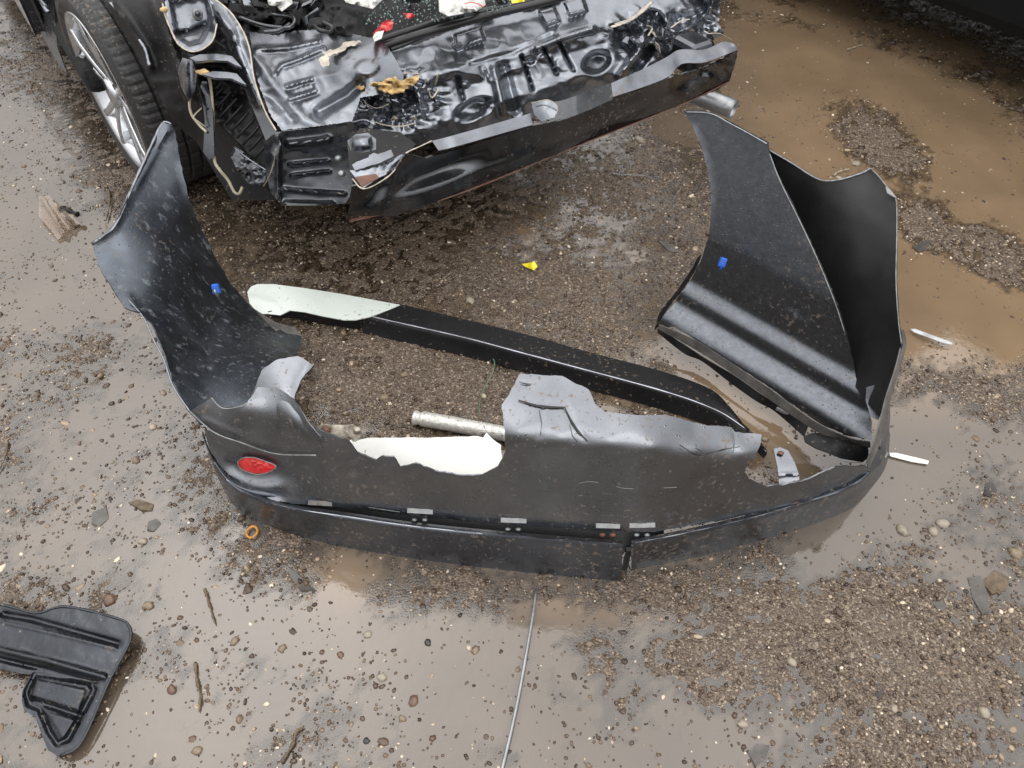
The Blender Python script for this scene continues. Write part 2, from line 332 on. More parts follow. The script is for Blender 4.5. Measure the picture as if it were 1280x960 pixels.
def glass_mat():
    m = bpy.data.materials.new('glass_crumbs'); m.use_nodes = True; b = m.node_tree.nodes['Principled BSDF']
    b.inputs['Base Color'].default_value = (.26, .36, .33, 1); b.inputs['Roughness'].default_value = .08; b.inputs['Transmission Weight'].default_value = .4
    return m
M['crumb'] = glass_mat()
# ------------------------------------------------------------------ ground relief
# where water stands (+) and where gravel rises (-): cx, cy, rx, ry, degrees, amount
BL = [(40, 300, 110, 95, 0, 1.1), (30, 165, 70, 45, 0, .7), (150, 330, 60, 60, 0, .3), (90, 395, 130, 40, 0, .35), (150, 500, 70, 70, 0, .45), (60, 560, 90, 40, 0, .25),
      (160, 640, 110, 50, -15, .5), (60, 690, 100, 35, 0, .4), (240, 705, 90, 50, 20, .7), (190, 760, 80, 60, 0, .3), (120, 910, 130, 70, 0, .9), (420, 800, 170, 45, 10, .85), (560, 890, 150, 80, 0, .9),
      (330, 790, 90, 60, 0, .6), (280, 900, 120, 60, 0, .35), (740, 830, 110, 50, 0, .55), (640, 790, 140, 30, 0, .5), (430, 728, 32, 50, -15, 1.2), (740, 765, 100, 28, 0, .8), (860, 935, 110, 45, 0, .85),
      (720, 930, 90, 50, 0, .5), (1130, 565, 75, 70, 0, 1.1), (1075, 640, 75, 50, -30, 1.1), (1020, 700, 35, 30, 0, .7), (1220, 560, 60, 40, 0, .35), (1250, 700, 50, 60, 0, .4), (1200, 730, 30, 45, -30, .5),
      (1000, 130, 110, 100, 30, 1.5), (1120, 350, 120, 80, 20, 1.3), (1220, 410, 90, 60, 0, 1.2), (1220, 220, 110, 60, 25, 1.4), (1060, 70, 190, 45, 10, 1.0), (1180, 130, 140, 50, 20, .8), (1300, 350, 60, 60, 0, .9),
      (940, 520, 115, 38, 38, 1.2), (805, 400, 32, 34, 0, 1.0), (850, 160, 60, 22, 0, .8), (790, 335, 50, 22, 20, .45), (1045, 660, 60, 16, -20, .7),
      (1098, 172, 72, 34, 38, -2.6), (1158, 278, 42, 30, 25, -2.2), (1250, 325, 48, 30, 40, -2.2), (1040, 40, 90, 12, 8, -.9), (1170, 85, 110, 16, 22, -1.0), (1225, 480, 90, 35, 30, -.8),
      (520, 470, 190, 95, 15, -1.3), (700, 350, 130, 50, 15, -.5), (590, 330, 150, 40, 0, -.5), (850, 250, 70, 70, 0, -.5), (740, 400, 90, 35, 20, -.9), (500, 300, 170, 50, 0, -.35), (650, 235, 130, 36, -15, -.55), (760, 205, 80, 36, -20, -.5), (690, 300, 60, 24, 10, .5), (560, 300, 70, 20, 0, .3),
      (950, 790, 190, 80, -10, -1.1), (1140, 850, 150, 130, 0, -.9), (560, 745, 80, 30, 0, -.8), (340, 715, 55, 35, 0, -.7), (250, 620, 40, 60, 0, -.5), (820, 745, 100, 25, 0, -.6), (110, 450, 110, 35, 0, -.3),
      (60, 90, 60, 50, 30, -.8), (140, 210, 45, 45, 0, -.7), (1220, 620, 70, 45, 0, -.3), (650, 830, 60, 30, 0, -.15), (200, 830, 60, 40, 0, -.3), (60, 735, 70, 14, 10, -.5)]
def wet(px, py):
    f = np.zeros(np.shape(px))
    for cx, cy, rx, ry, a, amt in BL:
        a = math.radians(a); dx, dy = px-cx, py-cy; u = (dx*math.cos(a)+dy*math.sin(a))/rx; v = (-dx*math.sin(a)+dy*math.cos(a))/ry
        f = f+amt*np.exp(-(u*u+v*v)**1.3*.9)
    return f
def height(x, y):
    px, py = topx(x, np.maximum(y, .15), 0.0)
    f = wet(px, py)
    w1 = fbm(x*5.5, y*5.5, 5, 3, .6); w2 = fbm(x*34, y*34, 3, 21, .6); w3 = fbm(x*75, y*75, 2, 31)
    soft = np.clip(1.2-np.abs(f)*.6, .35, 1)
    low = .0052*(-f*1.30-.30)+.0088*w1*soft; low = np.where(low > 0, low*.42, low)
    return np.clip(low-.0004+.0050*w2+.0032*w3, -.02, .02)
def axis(a, b, st, lo, hi):
    c = list(np.arange(a, b, st)); s = st; v = c[-1]
    while v < hi: s *= 1.35; v += s; c.append(v)
    s = st; v = c[0]; pre = []
    while v > lo: s *= 1.35; v -= s; pre.append(v)
    return np.array(pre[::-1]+c)
def grid_mesh(name, xs, ys, hfun, mat_):
    X, Y = np.meshgrid(xs, ys); Z = hfun(X, Y); nx, ny = len(xs), len(ys)
    V = np.stack([X, Y, Z], -1).reshape(-1, 3).astype(np.float32)
    i = np.arange(nx-1)[None]+np.arange(ny-1)[:, None]*nx; F = np.stack([i, i+1, i+nx+1, i+nx], -1).reshape(-1, 4)
    return V, F
def fast_mesh(name, V, F, mat_, attrs=None, smooth=True):
    me = bpy.data.meshes.new(name); k = F.shape[1]
    me.vertices.add(len(V)); me.vertices.foreach_set('co', np.ascontiguousarray(V, np.float32).ravel())
    me.loops.add(F.size); me.loops.foreach_set('vertex_index', F.astype(np.int32).ravel())
    me.polygons.add(len(F)); me.polygons.foreach_set('loop_start', np.arange(0, F.size, k, dtype=np.int32)); me.polygons.foreach_set('loop_total', np.full(len(F), k, np.int32))
    me.update(calc_edges=True)
    if smooth: me.polygons.foreach_set('use_smooth', np.ones(len(F), bool))
    for n_, a in (attrs or {}).items():
        at = me.attributes.new(n_, 'FLOAT', 'POINT'); at.data.foreach_set('value', np.ascontiguousarray(a, np.float32))
    me.materials.append(mat_); o = bpy.data.objects.new(name, me); COL.objects.link(o); return o
def ground_mat():
    m = bpy.data.materials.new('wet_mud'); m.use_nodes = True; t = m.node_tree; b = t.nodes['Principled BSDF']; K = t.links.new
    tcn = t.nodes.new('ShaderNodeTexCoord'); O = tcn.outputs['Object']
    def noise(s, d=6, r=.65):
        n = t.nodes.new('ShaderNodeTexNoise'); n.inputs['Scale'].default_value = s; n.inputs['Detail'].default_value = d; n.inputs['Roughness'].default_value = r; K(O, n.inputs['Vector']); return n.outputs['Fac']
    def ramp(f, stops):
        r = t.nodes.new('ShaderNodeValToRGB'); e = r.color_ramp.elements
        while len(e) < len(stops): e.new(.5)
        for i, (p, c) in enumerate(stops): e[i].position = p; e[i].color = (*c, 1)
        K(f, r.inputs['Fac']); return r.outputs['Color']
    def mix(f, a, c, mode='MIX'):
        x = t.nodes.new('ShaderNodeMix'); x.data_type = 'RGBA'; x.blend_type = mode
        if isinstance(f, float): x.inputs[0].default_value = f
        else: K(f, x.inputs[0])
        K(a, x.inputs[6]); K(c, x.inputs[7]); return x.outputs[2]
    base = ramp(noise(7, 8), [(.3, (0.046, 0.027, 0.013)), (.5, (0.095, 0.060, 0.033)), (.72, (0.160, 0.112, 0.071))])
    v = t.nodes.new('ShaderNodeTexVoronoi'); v.inputs['Scale'].default_value = 210; K(O, v.inputs['Vector'])
    sep = t.nodes.new('ShaderNodeSeparateColor'); K(v.outputs['Color'], sep.inputs[0])
    spk = ramp(sep.outputs[0], [(.0, (0.021, 0.012, 0.008)), (.3, (0.066, 0.044, 0.028)), (.75, (0.151, 0.113, 0.080)), (.9, (0.323, 0.251, 0.177)), (1, (0.606, 0.511, 0.391))])
    base = mix(.62, base, spk)
    v2 = t.nodes.new('ShaderNodeTexVoronoi'); v2.inputs['Scale'].default_value = 480; K(O, v2.inputs['Vector'])
    sep2 = t.nodes.new('ShaderNodeSeparateColor'); K(v2.outputs['Color'], sep2.inputs[0])
    base = mix(.3, base, ramp(sep2.outputs[1], [(0, (0.030, 0.024, 0.019)), (.7, (0.111, 0.086, 0.065)), (1, (0.455, 0.386, 0.307))]))
    K(base, b.inputs['Base Color'])
    rr = t.nodes.new('ShaderNodeMapRange'); rr.inputs['From Min'].default_value = .35; rr.inputs['From Max'].default_value = .65; rr.inputs['To Min'].default_value = .12; rr.inputs['To Max'].default_value = .5
    K(noise(18, 6), rr.inputs['Value']); K(rr.outputs[0], b.inputs['Roughness']); b.inputs['Specular IOR Level'].default_value = .6
    bp = t.nodes.new('ShaderNodeBump'); bp.inputs['Strength'].default_value = .8; bp.inputs['Distance'].default_value = .004; bp.invert = True; K(v.outputs['Distance'], bp.inputs['Height'])
    b2 = t.nodes.new('ShaderNodeBump'); b2.inputs['Strength'].default_value = .6; b2.inputs['Distance'].default_value = .006; K(noise(120, 6, .7), b2.inputs['Height']); K(bp.outputs[0], b2.inputs['Normal'])
    K(b2.outputs[0], b.inputs['Normal']); return m
def water_mat():
    m = bpy.data.materials.new('muddy_water'); m.use_nodes = True; t = m.node_tree; b = t.nodes['Principled BSDF']; K = t.links.new
    at = t.nodes.new('ShaderNodeAttribute'); at.attribute_name = 'depth'; sa = t.nodes.new('ShaderNodeAttribute'); sa.attribute_name = 'silt_reflect'
    mr_ = t.nodes.new('ShaderNodeMapRange'); mr_.inputs['From Min'].default_value = 0; mr_.inputs['From Max'].default_value = .0055; mr_.inputs['To Min'].default_value = .12; mr_.inputs['To Max'].default_value = .97
    K(at.outputs['Fac'], mr_.inputs['Value'])
    mx_ = t.nodes.new('ShaderNodeMix'); mx_.data_type = 'RGBA'; mx_.inputs[6].default_value = (.106, .084, .062, 1); mx_.inputs[7].default_value = (.20, .140, .085, 1)
    K(sa.outputs['Fac'], mx_.inputs[0])
    tcn = t.nodes.new('ShaderNodeTexCoord'); n = t.nodes.new('ShaderNodeTexNoise'); n.inputs['Scale'].default_value = 3.5; n.inputs['Detail'].default_value = 7; K(tcn.outputs['Object'], n.inputs['Vector'])
    m3 = t.nodes.new('ShaderNodeMapRange'); m3.inputs['From Min'].default_value = .3; m3.inputs['From Max'].default_value = .7; m3.inputs['To Min'].default_value = .82; m3.inputs['To Max'].default_value = 1.15; K(n.outputs['Fac'], m3.inputs['Value'])
    vm = t.nodes.new('ShaderNodeVectorMath'); vm.operation = 'SCALE'; K(mx_.outputs[2], vm.inputs[0]); K(m3.outputs[0], vm.inputs['Scale'])
    d = t.nodes.new('ShaderNodeBsdfDiffuse'); K(vm.outputs[0], d.inputs['Color'])
    tr = t.nodes.new('ShaderNodeBsdfTransparent'); tr.inputs['Color'].default_value = (.9, .86, .8, 1)
    ms = t.nodes.new('ShaderNodeMixShader'); K(mr_.outputs[0], ms.inputs[0]); K(tr.outputs[0], ms.inputs[1]); K(d.outputs[0], ms.inputs[2])
    g = t.nodes.new('ShaderNodeBsdfGlossy'); g.inputs['Roughness'].default_value = .035
    fr = t.nodes.new('ShaderNodeFresnel'); fr.inputs['IOR'].default_value = 2.0
    n2 = t.nodes.new('ShaderNodeTexNoise'); n2.inputs['Scale'].default_value = 45; n2.inputs['Detail'].default_value = 3; K(tcn.outputs['Object'], n2.inputs['Vector'])
    bp = t.nodes.new('ShaderNodeBump'); bp.inputs['Strength'].default_value = .25; bp.inputs['Distance'].default_value = .0012; K(n2.outputs['Fac'], bp.inputs['Height'])
    n9 = t.nodes.new('ShaderNodeTexNoise'); n9.inputs['Scale'].default_value = 190; n9.inputs['Detail'].default_value = 4; K(tcn.outputs['Object'], n9.inputs['Vector'])
    sh = t.nodes.new('ShaderNodeMapRange'); sh.inputs['From Min'].default_value = .0; sh.inputs['From Max'].default_value = .006; sh.inputs['To Min'].default_value = .75; sh.inputs['To Max'].default_value = .04; K(at.outputs['Fac'], sh.inputs['Value'])
    b9 = t.nodes.new('ShaderNodeBump'); b9.inputs['Distance'].default_value = .0016; K(sh.outputs[0], b9.inputs['Strength']); K(n9.outputs['Fac'], b9.inputs['Height']); K(bp.outputs[0], b9.inputs['Normal']); K(b9.outputs[0], g.inputs['Normal'])
    m2 = t.nodes.new('ShaderNodeMixShader'); K(fr.outputs[0], m2.inputs[0]); K(ms.outputs[0], m2.inputs[1]); K(g.outputs[0], m2.inputs[2])
    t.nodes.remove(b); K(m2.outputs[0], t.nodes['Material Output'].inputs['Surface']); return m
def stone_mat():
    m = bpy.data.materials.new('gravel_stones'); m.use_nodes = True; t = m.node_tree; b = t.nodes['Principled BSDF']; K = t.links.new
    a = t.nodes.new('ShaderNodeAttribute'); a.attribute_name = 'tone'; r = t.nodes.new('ShaderNodeValToRGB'); e = r.color_ramp.elements
    st = [(0, (0.021, 0.012, 0.008)), (.2, (0.051, 0.031, 0.019)), (.5, (0.106, 0.070, 0.045)), (.75, (0.171, 0.124, 0.082)), (.9, (0.343, 0.261, 0.177)), (.95, (0.505, 0.414, 0.307)), (1, (0.707, 0.626, 0.502))]
    while len(e) < len(st): e.new(.5)
    for i, (p, c) in enumerate(st): e[i].position = p; e[i].color = (*c, 1)
    K(a.outputs['Fac'], r.inputs['Fac']); tcn = t.nodes.new('ShaderNodeTexCoord'); n = t.nodes.new('ShaderNodeTexNoise'); n.inputs['Scale'].default_value = 260; n.inputs['Detail'].default_value = 4; K(tcn.outputs['Object'], n.inputs['Vector'])
    m3 = t.nodes.new('ShaderNodeMapRange'); m3.inputs['To Min'].default_value = .55; m3.inputs['To Max'].default_value = 1.4; K(n.outputs['Fac'], m3.inputs['Value'])
    vm = t.nodes.new('ShaderNodeVectorMath'); vm.operation = 'SCALE'; K(r.outputs[0], vm.inputs[0]); K(m3.outputs[0], vm.inputs['Scale']); K(vm.outputs[0], b.inputs['Base Color'])
    b.inputs['Roughness'].default_value = .3; b.inputs['Specular IOR Level'].default_value = .55
    bp = t.nodes.new('ShaderNodeBump'); bp.inputs['Strength'].default_value = .5; bp.inputs['Distance'].default_value = .002; K(n.outputs['Fac'], bp.inputs['Height']); K(bp.outputs[0], b.inputs['Normal'])
    return m
xs = axis(-3.3, 3.9, .0115, -70, 70); ys = axis(.15, 6.2, .0115, -60, 90)
V, F = grid_mesh('ground', xs, ys, height, None)
g = fast_mesh('ground', V, F, ground_mat()); g['kind'] = 'structure'
wx = np.arange(-3.3, 3.9, .0135); wy = np.arange(.15, 6.2, .0135)
V, F = grid_mesh('w', wx, wy, lambda a, b: -height(a, b), None)
dep = V[:, 2].copy(); V[:, 2] = 0.0
keep = (dep[F].max(1) > -.002); F = F[keep]; used = np.unique(F); remap = np.zeros(len(V), int); remap[used] = np.arange(len(used))
V = V[used]; dep = dep[used]; F = remap[F]
px_, py_ = topx(V[:, 0], V[:, 1], 0.0)
silt_reflect = sstep(0, 1, np.clip((px_-820)/180, 0, 1)*np.clip((560-py_)/90, 0, 1)); silt_reflect = np.maximum(silt_reflect, np.exp(-((px_-600)/300)**2-((py_-450)/260)**2)*.9); silt_reflect = np.maximum(silt_reflect, np.exp(-((px_-930)/110)**2-((py_-515)/70)**2)*1.2).clip(0, 1); silt_reflect = np.maximum(silt_reflect, .9*np.exp(-((px_-430)/60)**2-((py_-725)/45)**2)); silt_reflect = np.maximum(silt_reflect, .9*np.exp(-((px_-740)/140)**2-((py_-750)/34)**2))  # brown tint: silt, and painted dark reflections around bumper and car
w = fast_mesh('puddle_water', V, F, water_mat(), {'depth': dep, 'silt_reflect': silt_reflect}); w['kind'] = 'structure'
# gravel
def ico(sub):
    bm = bmesh.new(); bmesh.ops.create_icosphere(bm, subdivisions=sub, radius=1); V = np.array([v.co for v in bm.verts]); F = np.array([[v.index for v in f.verts] for f in bm.faces]); bm.free(); return V, F
def pebbles(name, n, rmin, rmax, sub, mat_, seed, power=2.2, sink=.35, flat=.6, tonefun=None):
    R = np.random.RandomState(seed)
    # even density on the ground, only where the camera (and a step aside) can see
    N = int(n*4.2); x = R.uniform(-3.1, 3.6, N); y = R.uniform(.35, 5.6, N); px, py = topx(x, y, 0)
    m = (px > -150) & (px < 1430) & (py > -35) & (py < 1060)
    h = height(x, y); dens = .35+.65*(fbm(x*6, y*6, 3, seed) > -.1); dens = dens*np.where(h < -.003, .8, 1)*np.where(h < -.0065, .4, 1)*np.where(h < -.010, .3, 1)
    m &= R.rand(N) < dens
    m &= R.rand(N) < np.clip(1.35-(y-1)*.25, .25, 1)
    n = int(n*1.05); x, y, h = x[m][:n], y[m][:n], h[m][:n]; k = len(x)
    r = rmin*(1-R.rand(k)*(1-(rmin/rmax)**power))**(-1/power)
    s = np.stack([r*R.uniform(.8, 1.5, k), r*R.uniform(.65, 1.05, k), r*R.uniform(flat*.6, flat*1.3, k)], 1)
    V0, F0 = ico(sub); nv = len(V0)
    Vv = V0[None]*(1+.30*(R.rand(k, nv, 1)-.5)*(1.3 if sub == 1 else 1.0))
    Vv = Vv*s[:, None]
    a = R.uniform(0, 2*np.pi, k); tl = R.normal(0, .35, k)
    c, s_ = np.cos(tl), np.sin(tl); X, Y, Z = Vv[..., 0].copy(), Vv[..., 1], Vv[..., 2].copy()
    X2 = X*c[:, None]-Z*s_[:, None]; Z2 = X*s_[:, None]+Z*c[:, None]
    ca, sa = np.cos(a)[:, None], np.sin(a)[:, None]
    Vw = np.stack([X2*ca-Y*sa+x[:, None], X2*sa+Y*ca+y[:, None], Z2+(np.maximum(h, np.where(R.rand(k) < .8, -s[:, 2]*.35, h))+s[:, 2]*(.45-sink*R.rand(k)))[:, None]], -1)
    tone = R.beta(1.7, 2.2, k); pale = R.rand(k) < .085; tone[pale] = R.uniform(.88, 1, pale.sum()); 
    Fw = (F0[None]+(np.arange(k)*nv)[:, None, None]).reshape(-1, 3)
    o = fast_mesh(name, Vw.reshape(-1, 3), Fw, mat_, {'tone': np.repeat(tone, nv)}); o['kind'] = 'stuff'; return o
SM = stone_mat()
pebbles('fine_gravel', 74000, .0020, .0068, 1, SM, 5, power=1.9)
pebbles('gravel', 2600, .0052, .0125, 2, SM, 6, power=3.4, sink=.9)
# ------------------------------------------------------------------ bumper cover
BC = root('bumper_cover', (.1, 1.1, 0), 'torn dark grey rear bumper cover lying upright and spread open on the wet gravel', 'bumper cover')
face_out = [(320, 482), (327, 463), (345, 450), (372, 445), (392, 456), (378, 472), (369, 492), (368, 512), (380, 528), (400, 538), (420, 545), (437, 553), (447, 566), (470, 575), (478, 570), (492, 571), (500, 584),
            (520, 579), (545, 589), (575, 594), (602, 594), (622, 584), (632, 563), (629, 520), (627, 506), (636, 494), (650, 467), (703, 470), (712, 475), (736, 487), (744, 505), (756, 515), (800, 519), (832, 518), (866, 528),
            (884, 532), (914, 534), (919, 540), (952, 543), (950, 557), (944, 573), (934, 578), (931, 590), (937, 600), (955, 608), (974, 607), (1002, 602), (1046, 583), (1084, 582), (1094, 560), (1103, 540), (1108, 566), (1100, 582),
            (1085, 593), (1060, 609), (1000, 630), (900, 651), (815, 665), (760, 664), (700, 660), (600, 653), (500, 643), (420, 633), (370, 630), (335, 625), (300, 608), (275, 582), (262, 562), (256, 538), (275, 540), (300, 530)]
def colz(x, yb, pys, lean=.2, z0=.125):
    """a nearly upright column of the face: foot at (x, yb), rising through the pixels pys"""
    foot = P(x, yb, z0)[1]; r_ = []
    for py in pys:
        v = (480-py)/FPX; q = (v*SP+CP)/(SP-v*CP); r_.append((x, py, (CAMH*q-foot+lean*z0)/(q+lean)))
    return r_
fc = [(400, 637, .125), (500, 648, .125), (600, 660, .125), (1000, 631, .125), (1060, 609, .125), (1085, 593, .13), (1103, 545, .20), (335, 627, .125), (300, 608, .125), (262, 562, .17), (256, 538, .22),
      (370, 590, .21), (320, 583, .185), (300, 545, .26), (370, 524, .395), (350, 505, .405), (335, 470, .415), (370, 448, .425), (390, 456, .425), (378, 490, .415), (345, 545, .31)]
for x_, yb_, yt_ in [(400, 637, 547), (450, 642, 562), (500, 648, 585), (560, 655, 595), (610, 661, 590), (645, 664, 541), (700, 668, 547), (760, 672, 552), (815, 673, 557), (870, 662, 563), (930, 648, 566), (1000, 631, 604), (1045, 614, 584), (1080, 596, 583)]:
    ln = .09 if x_ < 960 else .04
    c_ = colz(x_, yb_, [yb_-(yb_-yt_)*k/4 for k in range(5)], ln); fc += c_
    if 640 < x_ < 940 and True:
        zt = c_[-1][2]; top = {645: 470, 700: 472, 760: 516, 815: 519, 870: 530, 930: 540}[x_]
        fc += [(x_, yt_-5, zt+.004), (x_, yt_-14, zt+.006)]
        if top < yt_-24: fc += [(x_, top, zt+.006+(yt_-14-top)*.00028)]
        if x_ < 720: fc += [(x_, 505, zt+.006+(yt_-519)*.00028)]
ffe = [('line', [(648, 499), (690, 507), (707, 507), (716, 530), (733, 550)], 2.0, -.003), ('line', [(640, 478), (660, 480)], 1.5, -.003), ('line', [(678, 509), (674, 545)], 1.3, -.003), ('noise', .0010, 90, 4),
       ('line', [(917, 538), (917, 566)], 1.2, -.003), ('line', [(385, 630), (600, 652), (780, 664)], 3.0, -.006), ('oval', 320, 586, 34, 17, 12, -.012, .25), ('line', [(275, 600), (320, 618), (350, 620)], 7, -.012),
       ('crumple', 480, 585, 60, 22, .006, 22, 3), ('line', [(385, 455), (372, 480), (370, 510), (385, 530)], 5, -.004)]
o = sheet('rear_face', face_out, fc, M['cover'], BC, step=5, thick=.0035, feats=ffe, jag=.7)
# gaping tear in the pale ledge
def crack(pts, wd, nm='crack'):
    up = [(a, b-wd*(.4+.6*math.sin(math.pi*i/(len(pts)-1)))) for i, (a, b) in enumerate(pts)]; dn = [(a, b+wd*(.4+.6*math.sin(math.pi*i/(len(pts)-1)))) for i, (a, b) in enumerate(pts)]
    poly = up+dn[::-1]
    sheet(nm, poly, [(a, b, float(zof(fc, a, b)[0])+.0015) for a, b in poly], M['black_in'], BC, step=4, thick=.0008)
crack([(648, 500), (670, 507), (690, 509), (707, 509)], 1.5); crack([(706, 509), (713, 524), (722, 538), (734, 552)], 2.4); crack([(712, 530), (716, 545), (722, 553)], .7)
crack([(651, 478), (658, 480), (664, 480)], .9); crack([(674, 512), (677, 528), (675, 546)], .7); crack([(916, 540), (918, 553), (917, 567)], .7); crack([(850, 556), (866, 567), (882, 572)], .7); crack([(884, 568), (905, 562), (925, 558)], .8)
wing_out = [(215, 156), (204, 153), (190, 180), (165, 235), (145, 278), (130, 294), (115, 305), (122, 330), (140, 360), (155, 384), (176, 391), (190, 404), (205, 440), (215, 475), (237, 514), (252, 530), (267, 540), (301, 553), (330, 563), (344, 567), (395, 569),
            (398, 560), (372, 535), (330, 516), (309, 503), (300, 509), (278, 511), (264, 498), (277, 507), (300, 504), (325, 492), (335, 482), (360, 460), (372, 440), (377, 419), (366, 410), (340, 404), (315, 385), (290, 357), (270, 322), (250, 283), (235, 245), (225, 200), (219, 165)]
wing_out = [(215, 156), (204, 153), (190, 180), (165, 235), (145, 278), (130, 294), (115, 305), (122, 330), (140, 360), (155, 384), (176, 391), (190, 404), (205, 440), (215, 475), (237, 514), (252, 530), (262, 530), (300, 525), (345, 515),
            (355, 500), (345, 478), (360, 460), (372, 440), (377, 419), (366, 410), (340, 404), (315, 385), (290, 357), (270, 322), (250, 283), (235, 245), (225, 200), (219, 165)]
wc = [(215, 156, .58), (190, 180, .575), (145, 278, .54), (115, 305, .51), (155, 383, .46), (190, 404, .43), (215, 475, .39), (237, 514, .36), (262, 530, .33), (300, 525, .30), (345, 515, .29), (225, 200, .53), (235, 245, .46), (250, 283, .38), (270, 322, .30), (290, 357, .21), (315, 385, .13),
      (340, 404, .09), (372, 415, .06), (190, 300, .47), (215, 380, .37), (250, 420, .29), (300, 425, .215), (350, 448, .19), (250, 480, .335), (290, 500, .30), (330, 480, .25), (300, 460, .265), (200, 230, .52), (230, 330, .38)]
wfe = [('line', [(160, 372), (180, 400), (200, 440), (215, 480)], 5, .006), ('line', [(260, 440), (262, 462)], 1.2, -.008), ('noise', .002, 70, 14),
       ('line', [(212, 158), (165, 240), (142, 284), (117, 306)], 4, .006), ('line', [(287, 400), (290, 420)], 9, .007), ('line', [(226, 205), (238, 250), (272, 322), (315, 383)], 4, .004)]
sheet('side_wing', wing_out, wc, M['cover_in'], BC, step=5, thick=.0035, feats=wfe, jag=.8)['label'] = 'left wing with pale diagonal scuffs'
def onf(x, y, d=.0025): return (x, y, float(zof(fc, x, y)[0])+d)
cf = [(237, 514, .372), (250, 505, .39), (264, 498, .402), (278, 510, .385), (300, 508, .405), (309, 503, .412), (322, 482, .418), (340, 490, .416), (267, 540, .322), (301, 553, .308), onf(344, 567), onf(395, 569), onf(400, 552), onf(385, 530), onf(368, 505)]
sheet('corner_flap', [(237, 514), (250, 506), (264, 498), (278, 510), (300, 508), (309, 503), (322, 484), (345, 484), (368, 500), (385, 528), (402, 548), (395, 569), (344, 567), (330, 563), (301, 553), (267, 540), (252, 530)], cf, M['cover'], BC, step=4, thick=.003, feats=[('line', [(255, 525), (300, 545), (345, 560)], 4, .003)], jag=.4)
# pale chipped edge along the corner tear and the top flange
def edge(pts, r, m, name='torn_edge', parent=BC, lift=0.002, flat=.6):
    return tube(name, pp(*[(a, b, c+lift) for a, b, c in pts]), r, m, parent, n=6, seg=len(pts)*6, flat=flat, rfun=lambda t: .55+.35*abs(math.sin(t*37))+.2*abs(math.sin(t*11)))
edge([(237, 514, .374), (267, 540, .326), (301, 553, .312), onf(344, 567, .008), onf(395, 569, .008)], .0018, M['edge_grey'])
edge([(264, 497, .404), (278, 510, .387), (300, 508, .407), (309, 503, .414)], .0015, M['edge_grey'])
edge([(214, 155, .582), (204, 153, .585), (190, 180, .577), (165, 235, .556), (145, 280, .542), (130, 294, .526), (115, 305, .512)], .0045, M['cover'], 'top_flange')
edge([(160, 374, .465), (180, 398, .44), (192, 425, .42), (205, 450, .41), (216, 482, .39), (237, 514, .37)], .0022, M['cover'], 'folded_edge')
# clip foot at the bottom of the left wing
sheet('wing_foot', [(318, 386), (345, 403), (367, 409), (378, 420), (375, 438), (350, 428), (338, 430), (350, 420)], [(318, 386, .14), (378, 420, .065), (350, 428, .09), (375, 438, .06), (345, 403, .10)], M['raw_plastic'], BC, step=4, thick=.004, feats=[('crumple', 350, 415, 20, 12, .008, 9, 2)])
# lower skirts
def skirt(name, top, bot, sub=4):
    rows = [[(a, b-6, .126) for a, b in top], [(a, b-2, .135) for a, b in top], [(a, b+1.5, .133) for a, b in top],
            [((a*2+c)/3, (b*2+d)/3+1, .090) for (a, b), (c, d) in zip(top, bot)], [((a+2*c)/3, (b+2*d)/3+1, .045) for (a, b), (c, d) in zip(top, bot)], [(c, d, -.004) for c, d in bot]]
    return loft(name, rows, M['skirt'], BC, n=70, sub=sub, thick=.003, noise=.0006)
ltop = [(254, 545), (260, 563), (272, 585), (292, 608), (325, 625), (362, 636), (430, 646), (520, 659), (640, 671), (778, 682)]
lbot = [(262, 570), (268, 585), (278, 610), (296, 636), (332, 657), (400, 678), (460, 690), (550, 704), (650, 716), (777, 728)]
skirt('lower_skirt', ltop, lbot)['label'] = 'long left half of the lower skirt'
edge([(a, b-1, .135) for a, b in ltop], .0024, M['shine'], 'skirt_lip_highlight', lift=0)  # pale tube paints the highlight along the lip
rtop = [(789, 681), (850, 669), (900, 658), (960, 643), (1020, 624), (1060, 610), (1086, 592), (1101, 566), (1108, 528)]
rbot = [(790, 713), (850, 702), (900, 690), (960, 674), (1020, 655), (1064, 636), (1088, 612), (1108, 582), (1113, 543)]
skirt('lower_skirt', rtop, rbot)['label'] = 'right half of the lower skirt, split off at the middle joint'
box('joint_plate', P(783, 700, .04), (.012, .01, .10), M['black_in'], BC)
edge([(a, b-1, .135) for a, b in rtop], .0022, M['shine'], 'skirt_lip_highlight', lift=0)  # highlight of the right lip, painted as a pale tube
# black sheet set behind the skirt's lip to paint the gap's shade
loft('gap_dark_sheet', [[(256, 533, .15), (275, 575, .115), (305, 603, .105), (340, 620, .105), (400, 628, .105), (500, 638, .105), (600, 648, .105), (700, 655, .105), (790, 660, .105), (830, 658, .105)],
                [(258, 548, .09), (272, 586, .085), (300, 612, .085), (340, 638, .07), (400, 652, .07), (500, 665, .07), (600, 676, .07), (700, 683, .07), (790, 690, .07), (830, 682, .07)]], M['black_in'], BC, n=50, sub=2, thick=.002)
